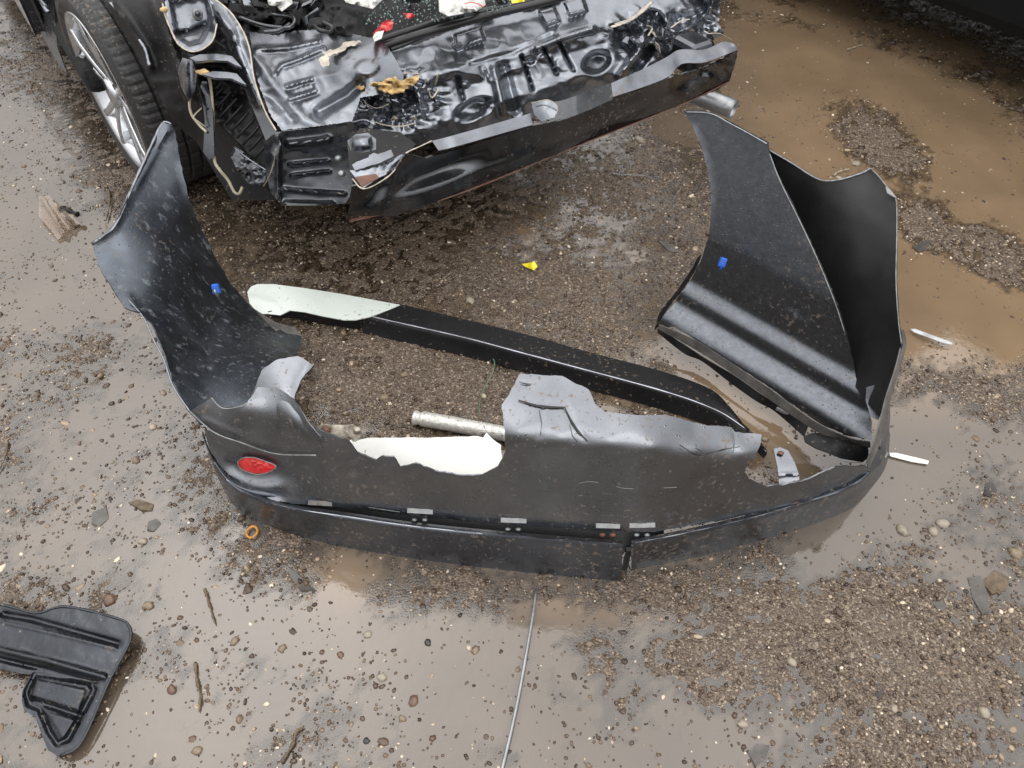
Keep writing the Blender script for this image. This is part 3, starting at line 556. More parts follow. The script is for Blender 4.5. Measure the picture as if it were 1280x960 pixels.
# retainer slots with their lugs
for i, (cx, cy, wd, an) in enumerate([(400, 628, 30, 5), (525, 638, 32, 5), (642, 650, 32, 3), (760, 657, 30, 2), (803, 657, 32, -2)]):
    a = math.radians(an); zc = float(tps(fc, np.array([float(cx)]), np.array([float(cy)]))[0])+.006
    pl = [(cx-wd/2, cy-3), (cx+wd/2, cy-3+wd*math.tan(a)*.7), (cx+wd/2, cy+3+wd*math.tan(a)*.7), (cx-wd/2, cy+3)]
    k = sheet('slot', pl, [(cx-20, cy-6, zc+.006), (cx+20, cy-6, zc+.006), (cx-20, cy+6, zc-.006), (cx+20, cy+6, zc-.006)], M['raw_plastic'] if i == 0 else M['edge_grey'], BC, step=3, thick=.0015, feats=[('crumple', cx, cy, 20, 6, .0015, 5, i)])
    if i:
        for s in (-7, 6):
            blob('lug', P(cx+s, cy+12, .128), (.008, .005, .006), M['bolt'] if i != 3 else M['rust'], BC, seed=i, sub=1)
# red reflector
def reflector():
    c = (320, 583); pts = [(297, 577), (305, 572), (318, 572), (330, 576), (341, 580), (345, 584), (336, 590), (322, 593), (307, 589), (299, 584)]
    zc = [(x, y, float(tps(fc, np.array([float(x)]), np.array([float(y)]))[0])+.002) for x, y in pts]
    o = sheet('red_reflector', pts, zc, M['red'], BC, step=3, thick=.004, feats=[('oval', 320, 583, 20, 9, 8, .006, .5), ('crumple', 325, 578, 14, 6, .004, 6, 8)], smooth=False)
    edge([(x, y, z+.003) for x, y, z in zc]+[(zc[0][0], zc[0][1], zc[0][2]+.003)], .0013, M['edge_grey'], 'reflector_rim')
reflector()
loft('corner_roll', [[(268, 572, .15), (285, 593, .135), (310, 604, .13), (345, 608, .135), (360, 615, .13)], [(268, 580, .145), (286, 602, .135), (312, 615, .13), (340, 620, .13), (356, 622, .125)], [(268, 586, .12), (288, 610, .11), (314, 622, .105), (340, 627, .105), (352, 628, .105)]], M['skirt'], BC, n=30, sub=5, thick=.002)
# blue clips
for (cx, cy, z, an) in [(270, 361, .345, .2), (903, 328, .365, -.5)]:
    c = P(cx, cy, z); a = np.array([[math.cos(an), math.sin(an), 0], [-math.sin(an)*.5, math.cos(an)*.5, .86], [0, -.86, .5]])
    k = box('blue_clip', c, (.018, .026, .012), M['blue'], BC, ax=a, bevel=.003)
    tube('clip_pin', [c+a[2]*.004-a[1]*.02, c+a[2]*.012], .0035, M['blue'] if cx > 500 else M['rod'], k, n=6, seg=3)
# scratches as thin pale scores
for pts in [[(723, 604), (735, 602), (748, 603)], [(770, 608), (778, 610), (792, 611)], [(828, 610), (846, 609)], [(723, 619), (728, 619)], [(674, 599), (676, 603)], [(850, 560), (862, 568), (880, 571)], [(870, 555), (872, 567)],
            [(885, 568), (900, 563)], [(905, 562), (925, 558)], [(870, 560), (880, 565)], [(460, 634), (500, 640)], [(388, 625), (414, 630)]]:
    q = [(a, b, float(tps(fc, np.array([float(a)]), np.array([float(b)]))[0])) for a, b in pts]
    edge(q, .0007, M['edge_grey'] if pts[0][1] > 590 else M['raw_plastic'], 'scratch', lift=.002, flat=.4)
# metal mounting bracket in the opening
sheet('mounting_bracket', [(392, 536), (400, 531), (440, 531), (450, 535), (455, 548), (442, 552), (436, 545), (420, 546), (402, 542)], [(392, 536, .325), (440, 531, .335), (455, 548, .30), (402, 542, .325), (425, 538, .335)], M['bare'], BC, step=3, thick=.002,
      feats=[('oval', 408, 538, 6, 4, 0, -.008, .3), ('line', [(432, 532), (436, 546)], 2, .006), ('crumple', 448, 542, 12, 10, .012, 8, 5)])['label'] = 'scraped bare metal bracket'
tube('bracket_stud', pp((407, 539, .325), (408, 537, .338)), .009, M['rust'], BC, n=8, seg=4)
# grey tab at the right end of the opening
tb = sheet('mounting_tab', [(967, 561), (975, 559), (985, 563), (993, 577), (999, 594), (999, 600), (974, 606), (972, 585)], [(967, 561, .20), (985, 563, .20), (999, 594, .185), (974, 606, .175), (973, 593, .188)], M['cover'], BC, step=3, thick=.003, feats=[('line', [(972, 594), (999, 592)], 1.5, .004)])
blob('tab_hole_plug', P(976, 566, .203), (.008, .006, .002), M['rust'], BC, sub=2)
# ---- right wing: folded-in panel, black inside behind it, corner strip, lower lip
wr_out = [(855, 138), (868, 137), (888, 140), (912, 152), (940, 167), (960, 178), (961, 188), (966, 205), (975, 224), (987, 247), (1000, 274), (1024, 326), (1035, 352), (1046, 379), (1058, 416), (1066, 450), (1072, 483), (1082, 500), (1090, 528), (1089, 550), (1060, 545), (1030, 532), (1015, 523), (960, 483), (905, 447), (868, 424), (842, 408), (822, 411), (824, 402), (838, 385),
          (862, 352), (877, 324), (886, 295), (889, 262), (888, 235), (884, 210), (876, 182), (866, 158)]
_A = P(845, 400, .13); _B = P(1080, 545, .118); _d = (_B-_A)/np.linalg.norm(_B-_A); _n = np.array([_d[1], -_d[0], 0]); _n /= np.linalg.norm(_n)
wrc = profile(_A, _d, _n, [0, .10, .118, .140, .182, .206, .36, .74], [.01, .004, -.004, -.052, -.056, -.088, -.105, -.215])
wrf = [('line', [(985, 381), (1006, 396)], 1.6, -.006), ('noise', .0012, 80, 31), ('line', [(866, 160), (885, 212), (889, 262), (878, 324), (838, 386)], 3, .002)]
sheet('side_wing', wr_out, wrc, M['cover_wing'], BC, step=5, thick=.0035, feats=wrf, jag=.5)['label'] = 'right wing folded inward, with a raised pale moulding line'
def onw(*q): return [(a, b, float(zof(wrc, a, b)[0])+.001) for a, b in q]
edge(onw((856, 140), (888, 142), (912, 154), (940, 169), (959, 180)), .0035, M['cover'], 'top_flange')
edge(onw((962, 192), (975, 226), (999, 275), (1023, 327), (1044, 379), (1056, 416)), .0018, M['edge_grey'])
blk_out = [(958, 186), (990, 204), (1015, 220), (1032, 226), (1055, 223), (1080, 215), (1088, 210), (1098, 220), (1112, 238), (1120, 250), (1121, 290), (1120, 350), (1123, 400), (1127, 430), (1120, 470), (1108, 500), (1098, 520), (1080, 500), (1060, 470), (1040, 420), (1010, 340), (980, 260)]
blc = [(958, 186, .595), (1015, 220, .58), (1055, 223, .58), (1088, 210, .60), (1120, 250, .57), (1120, 350, .47), (1123, 400, .41), (1127, 430, .37), (1108, 500, .25), (1080, 500, .20), (1060, 470, .18), (1010, 340, .33), (980, 260, .46), (1070, 350, .40)]
sheet('inner_side', blk_out, blc, M['black_in'], BC, step=7, thick=.0035, feats=[('noise', .003, 50, 41)], jag=.5)['label'] = 'matt black inside of the right corner'
edge([(962, 188, .597), (990, 204, .59), (1015, 220, .582), (1032, 226, .58), (1055, 223, .582), (1080, 215, .592), (1088, 210, .602)], .0035, M['cover'], 'top_flange')
edge([(1088, 210, .602), (1098, 220, .595), (1112, 238, .583), (1120, 250, .572), (1121, 290, .53), (1120, 350, .472), (1123, 400, .412), (1127, 430, .372)], .0015, M['edge_grey'])
sheet('chipped_corner', [(1107, 233), (1112, 236), (1121, 247), (1117, 246), (1109, 241)], [(1107, 233, .59), (1121, 247, .58), (1109, 241, .585), (1117, 246, .58)], M['edge_grey'], BC, step=3, thick=.002)
# corner strip standing behind the skirt
loft('corner_strip', [[(1084, 578, .21), (1092, 556, .24), (1101, 525, .27), (1108, 497, .30), (1120, 460, .34), (1128, 425, .37), (1126, 412, .39)],
                      [(1086, 586, .19), (1097, 562, .21), (1106, 532, .24), (1113, 500, .28), (1125, 462, .32), (1133, 430, .35), (1130, 412, .38)]], M['raw_plastic'], BC, n=30, sub=2, thick=.003, noise=.002)
loft('corner_strip', [[(1100, 560, .19), (1107, 530, .23), (1112, 502, .27)], [(1108, 575, .10), (1111, 548, .12), (1113, 520, .16)]], M['skirt'], BC, n=20, sub=3, thick=.003)
sheet('wing_block', [(1083, 484), (1098, 480), (1112, 482), (1106, 505), (1098, 525), (1088, 520), (1082, 500)], [(1083, 484, .235), (1112, 482, .245), (1098, 525, .19), (1082, 500, .21)], M['cover_wing'], BC, step=4, thick=.003)
# raw underside and lower rim of the right wing
loft('wing_sill', [[(824, 406, .115), (868, 425, .112), (905, 448, .108), (960, 485, .106), (1015, 525, .104), (1060, 547, .10), (1088, 553, .10)],
                   [(822, 411, .10), (864, 434, .085), (902, 458, .083), (957, 496, .08), (1010, 533, .08), (1035, 545, .08), (1088, 560, .08)]], M['raw_plastic'], BC, n=40, sub=2, thick=.003, noise=.003)
loft('wing_sill', [[(822, 411, .085), (857, 432, .055), (880, 448, .05), (915, 468, .05), (950, 492, .05), (985, 516, .05), (1010, 533, .05)],
                   [(822, 416, .06), (855, 442, .035), (878, 452, .03), (912, 478, .028), (946, 502, .028), (968, 514, .028), (1005, 546, .028)]], M['plastic_blk'], BC, n=40, sub=2, thick=.003, noise=.003)['label'] = 'black lower rim of the right wing'
loft('arch_liner', [[(876, 318, .265), (868, 338, .22), (850, 365, .17), (832, 388, .12), (820, 410, .07)], [(872, 322, .25), (862, 340, .205), (843, 367, .155), (825, 390, .105), (818, 412, .06)]], M['plastic_blk'], BC, n=24, sub=2, thick=.003)
box('lug', P(983, 503, .055), (.035, .008, .012), M['edge_grey'], BC, ax=[[.8, -.6, 0], [.6, .8, 0], [0, 0, 1]])
box('lug', P(978, 514, .045), (.035, .006, .008), M['edge_grey'], BC, ax=[[.8, -.6, 0], [.6, .8, 0], [0, 0, 1]])
sheet('rubber_pad', [(1005, 545), (1015, 541), (1040, 541), (1065, 548), (1085, 556), (1086, 572), (1078, 578), (1050, 573), (1020, 560), (1007, 552)], [(1005, 545, .07), (1040, 541, .08), (1085, 556, .08), (1078, 578, .055), (1020, 560, .06), (1045, 557, .085)], M['plastic_blk'], BC, step=4, thick=.006, feats=[('noise', .004, 20, 3)])
edge([(1044, 571, .07), (1056, 577, .068), (1076, 578, .068)], .0018, M['edge_grey'], 'pad_rim')
# ------------------------------------------------------------------ loose trim strip (white end, black body)
TS = root('trim_strip', P(640, 430, 0), 'long black plastic trim strip with a white painted left end, lying inside the bumper', 'trim strip')
bk = [(480, 379, .042), (503, 381, .042), (580, 399, .042), (658, 418, .042), (736, 440, .042), (824, 463, .042), (886, 485, .04), (911, 507, .036), (933, 535, .03), (945, 552, .03)]
rd = [(455, 394, .055), (480, 400, .056), (581, 423, .058), (645, 440, .058), (705, 456, .058), (830, 490, .058), (892, 512, .054), (924, 531, .046), (944, 548, .036), (958, 566, .03)]
ft = [(a-1, b+12, .028) for a, b, c in rd[:-2]]+[(944, 556, .02), (956, 570, .02)]
gd = [(a-2, b+22, .004) for a, b, c in rd[:-2]]+[(942, 562, .004), (954, 573, .004)]
loft('strip_body', [bk, [(a*.5+c*.5, b*.5+d*.5, .052) for (a, b, _), (c, d, _) in zip(bk, rd)], [(a, b-2.5, c) for a, b, c in rd], [(a, b+1, c-.001) for a, b, c in rd], ft, gd], M['skirt'] if False else M['plastic_blk'], TS, n=60, sub=3, thick=.003, noise=.0012)
edge([(a, b-1, c+.001) for a, b, c in rd], .0032, M['shine'], 'ridge_highlight', parent=TS, lift=.0)  # bright line on the ridge is a painted highlight
sheet('white_end', [(309, 365), (314, 358), (322, 355), (341, 355), (380, 360), (425, 367), (500, 381), (487, 387), (462, 396), (444, 400), (430, 400), (403, 395), (380, 390), (362, 388), (350, 394), (335, 392), (323, 392), (312, 379)],
      [(309, 365, .05), (341, 355, .06), (425, 367, .062), (500, 381, .046), (462, 396, .061), (403, 395, .06), (350, 394, .05), (323, 392, .045), (380, 378, .072)], M['white'], TS, step=4, thick=.003, feats=[('line', [(312, 372), (340, 378), (352, 392)], 4, .004), ('noise', .002, 30, 3)])['label'] = 'white painted end with a torn edge'
loft('strip_underside', [[(335, 390, .05), (362, 387, .05), (403, 393, .055), (450, 401, .05)], [(340, 397, .02), (365, 398, .01), (403, 405, .01), (450, 412, .01)]], M['plastic_blk'], TS, n=20, sub=2, thick=.003)
# ------------------------------------------------------------------ white sheet, sleeve, wire
o = sheet('plastic_sheet', [(437, 550), (470, 547), (540, 547), (597, 545), (604, 547), (608, 541), (616, 549), (626, 556), (628, 585), (600, 640), (520, 640), (460, 615)], [(437, 550, .09), (600, 545, .10), (628, 585, .09), (600, 640, .03), (460, 615, .03), (520, 570, .10)], M['foam'], None, step=6, thick=.004, feats=[('noise', .003, 60, 2)], jag=.4)
tag(o, 'blank bright white plastic sheet showing through the torn opening of the bumper', 'plastic sheet')
o = tube('ribbed_sleeve', pp((517, 522, .022), (560, 529, .024), (660, 548, .022)), .021, M['tubeskin'], None, n=16, seg=110, rfun=lambda t: (1+.055*math.sin(t*300)) if t > .1 else .93+.1*math.sin(t*90))
tag(o, 'silvery ribbed sleeve lying on the gravel behind the white sheet', 'sleeve')
o = tube('green_wire', pp((613, 445, .012), (618, 452, .02), (616, 465, .02), (606, 484, .015), (600, 500, .02), (599, 518, .05)), .0016, M['green'], None, n=6)
tag(o, 'thin green wire curling up from the silvery sleeve', 'wire')
o = tube('thin_stalk', pp((386, 450, .01), (398, 444, .012), (412, 438, .006)), .0016, M['twig'], None, n=5)
tag(o, 'thin dark stalk on the gravel right of the pale bumper flap', 'stalk')
# ------------------------------------------------------------------ wrecked car
CAR = root('wrecked_car', (-.4, 2.6, 0), 'black car with its crushed rear end torn open, no bumper', 'car')
e1 = np.array([.83, .557, 0]); e2 = np.array([-.557, .83, 0]); e3 = np.array([0, 0, 1.])
# --- bumper beam
btop = [(440, 233), (460, 229), (482, 222), (497, 208), (507, 192), (530, 198), (555, 192), (610, 175), (665, 157), (700, 151), (720, 144), (765, 122), (800, 112), (835, 98), (870, 88), (922, 64)]
bbot = [(434, 281), (437, 268), (490, 271), (560, 247), (640, 215), (715, 185), (790, 155), (860, 127), (898, 112), (912, 100)]
bo = btop+[(921, 72), (912, 101)]+bbot[::-1][1:]
bcz = [(440, 233, .585), (482, 222, .59), (555, 192, .585), (665, 157, .585), (765, 122, .585), (835, 98, .585), (922, 64, .59), (437, 277, .455), (490, 272, .455), (560, 247, .455), (640, 215, .455), (715, 185, .455), (790, 155, .455), (860, 127, .46), (912, 101, .475), (600, 205, .51), (760, 143, .52)]
BM = sheet('bumper_beam', bo, bcz, M['beam'], CAR, step=4, thick=.004, feats=[('oval', 535, 214, 46, 14, -20, -.032, .9), ('oval', 862, 100, 16, 9, -30, -.016, .9), ('line', [(500, 215), (480, 245), (470, 262)], 9, .01), ('noise', .003, 70, 51),
      ('line', [(450, 262), (640, 200), (780, 145), (900, 90)], 4, .003), ('crumple', 880, 80, 40, 22, .012, 18, 5)], jag=.6, holes=[[(468, 264), (473, 259), (482, 258), (487, 262), (483, 268), (474, 270)], [(891, 100), (894, 96), (898, 96), (899, 101), (896, 105), (892, 104)]])
BM['label'] = 'long dark steel beam, rusty along its lower edge'
loft('beam_flange', [[(540, 176, .60), (560, 171, .603), (610, 157, .603), (665, 141, .605)], [(548, 188, .592), (566, 184, .592), (612, 171, .592), (665, 156, .588)]], M['flange'], BM, n=30, sub=3, thick=.003, noise=.004)
loft('beam_flange', [[(677, 128, .625), (700, 126, .625), (730, 116, .625), (763, 104, .625)], [(675, 150, .59), (700, 149, .588), (730, 140, .588), (766, 124, .588)]], M['beam'], BM, n=30, sub=2, thick=.003, noise=.003)
loft('beam_flange', [[(764, 104, .61), (800, 88, .61), (832, 72, .61), (850, 62, .61), (880, 62, .61), (905, 52, .615), (920, 56, .61)], [(766, 121, .592), (800, 110, .59), (835, 96, .59), (852, 80, .592), (880, 78, .592), (908, 68, .594), (922, 62, .592)]], M['flange'], BM, n=40, sub=3, thick=.003, noise=.006)
sheet('bent_tab', [(664, 128), (685, 124), (697, 133), (695, 146), (677, 152), (668, 143)], [(664, 128, .62), (685, 124, .64), (697, 133, .63), (677, 152, .60), (680, 138, .625)], M['gloss'], BM, step=3, thick=.003, jag=.5)
edge([(664, 129, .625), (685, 125, .645), (697, 134, .632), (694, 145, .615)], .0018, M['bare'], 'torn_edge', parent=BM)
sheet('beam_end_backing', [(434, 178), (450, 160), (500, 165), (520, 180), (507, 196), (488, 218), (455, 236), (438, 222)], [(434, 178, .60), (450, 160, .62), (520, 180, .58), (488, 218, .57), (455, 236, .56), (438, 222, .57)], M['plastic_blk'], BM, step=4, thick=.003)
sheet('beam_end_plate', [(434, 176), (444, 168), (460, 166), (470, 174), (470, 187), (452, 191), (438, 188)], [(434, 176, .63), (460, 166, .645), (470, 187, .622), (438, 188, .618), (452, 178, .645)], M['gloss'], BM, step=3, thick=.003, feats=[('pan', [(440, 173), (462, 171), (464, 184), (442, 186)], 5, .006)])
sheet('beam_end_plate', [(440, 206), (446, 202), (489, 187), (492, 195), (476, 203), (444, 213)], [(440, 206, .612), (489, 187, .628), (476, 203, .618), (444, 213, .606)], M['flange'], BM, step=3, thick=.003, holes=[[(461, 194), (467, 191), (473, 193), (472, 197), (465, 199), (461, 198)]], jag=.4)
sheet('beam_end_plate', [(437, 213), (460, 212), (480, 204), (495, 196), (508, 190), (506, 200), (494, 212), (474, 222), (454, 235)], [(437, 213, .602), (480, 204, .612), (508, 190, .612), (494, 212, .60), (454, 235, .592)], M['gloss'], BM, step=3, thick=.003, feats=[('line', [(480, 215), (502, 194)], 4, .008), ('crumple', 485, 208, 25, 12, .004, 12, 7)], jag=.4)
edge([(440, 223, .61), (455, 236, .60), (482, 223, .60), (497, 208, .603), (507, 192, .61), (525, 183, .612), (540, 176, .61)], .0022, M['bare'], 'torn_edge', parent=BM)
sheet('rust_patch', [(444, 221), (470, 217), (474, 222), (458, 231), (452, 234)], [(444, 221, .617), (470, 217, .616), (458, 231, .61), (452, 234, .605)], M['rust'], BM, step=3, thick=.001)
loft('beam_underside', [[(437, 278, .455), (560, 248, .455), (715, 186, .455), (860, 128, .46), (912, 102, .475)], [(437, 276, .44), (560, 246, .44), (715, 184, .44), (860, 126, .44), (912, 100, .45)]], M['rust'], BM, n=30, sub=2, thick=.003, noise=.002)
# --- left lower rear panel with ribs
sheet('rear_panel', [(330, 178), (345, 165), (395, 160), (438, 152), (452, 165), (440, 185), (441, 240), (432, 254), (400, 257), (352, 257), (338, 240), (332, 215)],
      [(330, 178, .58), (345, 165, .605), (438, 152, .63), (440, 185, .56), (441, 240, .45), (432, 254, .425), (352, 257, .41), (332, 215, .50), (395, 205, .51)], M['gloss_dark'], CAR, step=2, thick=.003,
      feats=[('line', [(362, 180), (400, 176), (410, 174)], 4, .016), ('line', [(362, 205), (410, 201)], 1.8, .008), ('line', [(365, 219), (412, 214)], 1.8, .008), ('line', [(352, 236), (395, 240), (430, 242)], 2.2, .009), ('line', [(356, 254), (415, 255)], 3, .01), ('line', [(347, 170), (348, 250)], 3, .012), ('noise', .003, 30, 61)])
for a, b in ((423, 198), (427, 217)): blob('bolt', P(a, b, .55), (.011, .011, .009), M['bolt'], CAR, sub=2, rough=.05)
edge([(346, 165, .61), (347, 200, .53), (349, 230, .465), (348, 252, .42)], .0025, M['gloss'], 'seam_edge', parent=CAR)
# --- rear floor pan
sheet('floor_pan', [(312, 40), (345, 44), (372, 38), (420, 36), (452, 45), (470, 48), (482, 56), (496, 76), (505, 95), (498, 112), (478, 118), (450, 122), (447, 132), (440, 152), (395, 158), (352, 163), (336, 140), (322, 100), (315, 65)],
      [(312, 40, .67), (372, 38, .70), (452, 45, .71), (496, 76, .695), (498, 112, .655), (440, 152, .625), (352, 163, .605), (322, 100, .65), (400, 100, .665), (450, 85, .70), (380, 135, .625)], M['gloss'], CAR, step=2, thick=.002,
      feats=[('line', [(358, 108), (390, 99)], 2.2, .009), ('line', [(363, 124), (394, 114)], 2.5, .009), ('line', [(345, 92), (352, 82), (375, 74), (402, 62)], 2.5, .007), ('line', [(318, 70), (345, 110), (380, 150), (400, 158)], 7, .010), ('line', [(335, 120), (365, 150)], 6, -.006),
             ('oval', 458, 78, 44, 34, -20, .014, .7), ('oval', 458, 85, 14, 10, -10, .005, .4), ('line', [(322, 62), (360, 60), (400, 52)], 3, .008), ('line', [(400, 140), (435, 120), (450, 105)], 8, -.014), ('crumple', 340, 130, 40, 40, .004, 36, 13), ('crumple', 420, 100, 70, 50, .004, 55, 19)], jag=.8)
sheet('scraped_paint', [(398, 75), (407, 68), (412, 72), (411, 82), (404, 84)], [(398, 75, .71), (412, 72, .712), (404, 84, .70)], M['bare'], CAR, step=3, thick=.001, jag=1)
sheet('scraped_paint', [(402, 66), (422, 60), (432, 52), (448, 50), (452, 53), (436, 58), (426, 65), (410, 70)], [(402, 66, .712), (432, 52, .722), (452, 53, .728), (426, 65, .72)], M['bare'], CAR, step=3, thick=.001, jag=1.2)
# --- middle and right: crushed tail panel
dm = profile(P(640, 145, .47), e1, -e2, [.40, .45, .52, .565, .62, .65, .70, .80], [.01, 0, -.012, -.070, -.086, -.22, -.42, -1.2])
dfe = [('line', [(572, 98), (579, 124)], 2.5, -.012), ('line', [(606, 86), (612, 100)], 1.8, .008), ('line', [(618, 88), (630, 140)], 6, .016), ('line', [(630, 84), (645, 138)], 6, -.014), ('line', [(652, 70), (666, 112)], 2, -.012), ('line', [(679, 60), (696, 92)], 2, -.012), ('line', [(700, 56), (717, 88)], 2, -.012),
       ('oval', 592, 137, 23, 11, -22, -.022, .35), ('line', [(574, 148), (600, 145), (612, 132)], 4, .010), ('oval', 746, 78, 16, 12, -25, -.018, .35), ('oval', 682, 73, 7, 5, 0, .008, .5), ('oval', 662, 76, 6, 4, 0, -.01, .5), ('oval', 581, 106, 5, 4, 0, .007, .5),
       ('line', [(672, 60), (700, 48), (740, 36)], 4, .01), ('pan', [(568, 44), (600, 34), (606, 50), (572, 62)], 4, .014), ('oval', 570, 58, 4, 4, 0, .014, .4), ('pan', [(674, 14), (692, 8), (700, 26), (684, 32)], 4, .012), ('pan', [(706, 4), (728, -4), (734, 14), (712, 20)], 4, .012), ('line', [(590, 80), (640, 66), (690, 44)], 3, -.006),
       ('crumple', 500, 125, 42, 28, .022, 24, 71), ('crumple', 815, 42, 50, 24, .026, 34, 73), ('crumple', 640, 80, 120, 50, .006, 52, 75), ('crumple', 885, 10, 30, 40, .014, 30, 76), ('noise', .0006, 18, 77),
       ('line', [(775, 95), (800, 62), (790, 48)], 5, .022), ('line', [(790, 95), (815, 60)], 4, -.02), ('line', [(850, 40), (870, 30), (890, 10), (893, -20)], 5, .02)]
sheet('tail_panel', [(444, 130), (462, 118), (485, 96), (480, 64), (490, 56), (520, 56), (560, 40), (600, 27), (640, 14), (690, -2), (740, -30), (900, -30), (901, 0), (898, 30), (905, 42), (880, 58), (850, 68), (835, 78), (800, 92), (765, 108), (730, 122), (690, 132), (665, 148), (610, 162), (560, 175), (520, 182), (480, 178), (450, 172), (440, 155)],
      dm, M['gloss'], CAR, step=2.1, thick=.002, feats=dfe, jag=.8)
# torn metal lips, filler foam
sheet('torn_filler', [(441, 108), (455, 106), (470, 104), (488, 97), (494, 95), (500, 101), (512, 98), (524, 93), (522, 102), (512, 108), (505, 114), (490, 117), (478, 112), (462, 110), (450, 112)], [(441, 108, .675), (470, 104, .69), (500, 101, .695), (524, 93, .70), (490, 117, .68), (455, 111, .675)], M['filler'], CAR, step=3, thick=.004, feats=[('crumple', 485, 105, 50, 12, .012, 9, 81)], jag=1.2)['label'] = 'torn strip of ochre filler'
for i, q in enumerate([[(438, 112), (452, 104), (470, 108)], [(468, 152), (480, 156), (500, 158), (518, 154)], [(437, 120), (440, 130), (438, 140)], [(490, 100), (500, 92), (525, 92)], [(535, 110), (540, 122), (548, 112)], [(768, 30), (790, 22), (805, 8)], [(838, 35), (850, 27), (862, 24)], [(885, 42), (900, 42), (915, 50)], [(810, 45), (815, 35), (808, 32)], [(455, 128), (470, 135), (486, 130)], [(842, 74), (850, 62), (862, 60), (872, 66)]]):
    zz = zof(dm, [float(a) for a, b in q], [float(b) for a, b in q])+.02
    edge([(a, b, z) for (a, b), z in zip(q, zz)], .0035, M['bare'], 'torn_lip', parent=CAR, lift=.004, flat=.35)
for i in range(26):
    a, b = (RNG.normal(500, 24), RNG.normal(128, 14)) if i < 15 else (RNG.normal(835, 34), RNG.normal(38, 14))
    z = float(zof(dm, a, b)[0])+.01; c = P(a, b, z); s = RNG.uniform(.008, .022); d = RNG.normal(0, 1, 3); d /= np.linalg.norm(d); e = np.cross(d, RNG.normal(0, 1, 3)); e /= np.linalg.norm(e)
    mesh('crumpled_shred', [c-d*s, c+e*s*.7, c+d*s*1.3+e3*.008, c-e*s*.6+e3*.01, c+e3*.014], [(0, 1, 4), (1, 2, 4), (2, 3, 4), (3, 0, 4)], [M['gloss_dark'], M['gloss'], M['bare'], M['gloss_dark'], M['gloss_dark']][i % 5], CAR, smooth=False, thick=.0015)
edge([(764, 34, .735), (785, 26, .735), (800, 16, .735), (815, 2, .74)], .008, M['bare'], 'scraped_paint', parent=CAR, lift=0, flat=.2)
# rubber seals along the boot opening
for k, (q, r) in enumerate([([(455, 62), (480, 57), (515, 46), (560, 33), (620, 17), (680, 3), (740, -14)], .012), ([(470, 52), (500, 42), (545, 28), (600, 15), (660, 2), (700, -8)], .010), ([(488, 62), (505, 56), (530, 45)], .006)]):
    tube('boot_seal', pp(*[(a, b, (.700, .690, .69)[k]) for a, b in q]), r, M['seal'], CAR, n=8)
# boot floor carpet and clutter base
sheet('boot_carpet', [(262, -30), (740, -40), (700, 0), (640, 13), (560, 32), (500, 48), (462, 56), (440, 45), (380, 38), (330, 46), (300, 40), (275, 10)],
      [(262, -30, .66), (740, -40, .66), (700, 0, .66), (560, 32, .665), (462, 56, .67), (380, 38, .68), (300, 40, .66), (440, 20, .69), (340, 10, .67), (430, 30, .70)], M['cloth'], CAR, step=4, thick=.004, feats=[('crumple', 360, 20, 90, 40, .03, 26, 91), ('noise', .008, 20, 92), ('oval', 432, 30, 26, 18, 0, .03, .7)])
# clutter of broken black trim in the boot
def junk(i, a, b, z, s, m):
    c = P(a, b, z); d = RNG.normal(0, 1, 3)*[1, 1, .35]; d /= np.linalg.norm(d); e = np.cross(d, RNG.normal(0, 1, 3)); e /= np.linalg.norm(e); f = np.cross(d, e)
    V = []
    for u, v_, w_ in [(-1, -1, -1), (1, -.7, -1), (1.2, .8, -1), (-.6, 1, -1), (-.8, -.7, 1), (.7, -.9, 1), (.9, .5, 1), (-.5, .7, 1)]: V.append(c+d*s*u+e*s*.5*v_+f*s*.14*w_)
    return mesh('trim_fragment', V, [(0, 3, 2, 1), (4, 5, 6, 7), (0, 1, 5, 4), (1, 2, 6, 5), (2, 3, 7, 6), (3, 0, 4, 7)], m, CAR, smooth=False, bevel=.002)
for i in range(46):
    a = RNG.uniform(272, 400) if i < 30 else RNG.uniform(400, 640); b = RNG.uniform(-12, 38) if i < 30 else RNG.uniform(-16, 22)
    junk(i, a, b, .70+RNG.uniform(0, .03), RNG.uniform(.012, .04), [M['plastic_blk'], M['gloss_dark'], M['gloss'], M['cloth'], M['plastic_blk']][i % 5])
tube('boot_latch', pp((392, 32, .73), (400, 38, .74), (412, 40, .73), (415, 34, .74), (404, 28, .74)), .006, M['seal'], CAR, n=6)
for q in ([(300, 22), (330, 32), (362, 34), (366, 22), (340, 18)], [(330, 40), (348, 38), (362, 30)]): tube('boot_latch', pp(*[(a, b, .73) for a, b in q]), .006, M['gloss_dark'], CAR, n=6)
# --- left corner structure
sheet('lamp_mount', [(203, -10), (250, -20), (262, 5), (270, 30), (266, 50), (252, 62), (236, 64), (222, 55), (213, 38), (206, 18)], [(203, -10, .78), (250, -20, .80), (270, 30, .75), (252, 62, .71), (222, 55, .71), (206, 18, .75), (240, 30, .73)], M['gloss'], CAR, step=3, thick=.003,
      feats=[('line', [(220, 42), (240, 38), (256, 30)], 3, -.012), ('pan', [(212, 0), (256, -10), (264, 26), (252, 52), (236, 56), (222, 46)], 5, -.012), ('noise', .003, 20, 101)], holes=[[(217, 27), (222, 26), (224, 31), (219, 32)]])['label'] = 'grey lamp mounting plate with a pale worn rim'
edge([(203, 4, .775), (207, 20, .757), (214, 38, .735), (223, 55, .72), (237, 64, .715), (252, 62, .718), (266, 50, .73), (271, 30, .755)], .003, M['bare'], 'worn_rim', parent=CAR)
tube('lamp_stud', pp((247, 20, .755), (247, 17, .775)), .014, M['rod'], CAR, n=14, seg=4)
tube('lamp_stud', pp((247, 18, .772), (247, 16.5, .782)), .008, M['gloss_dark'], CAR, n=12, seg=3)
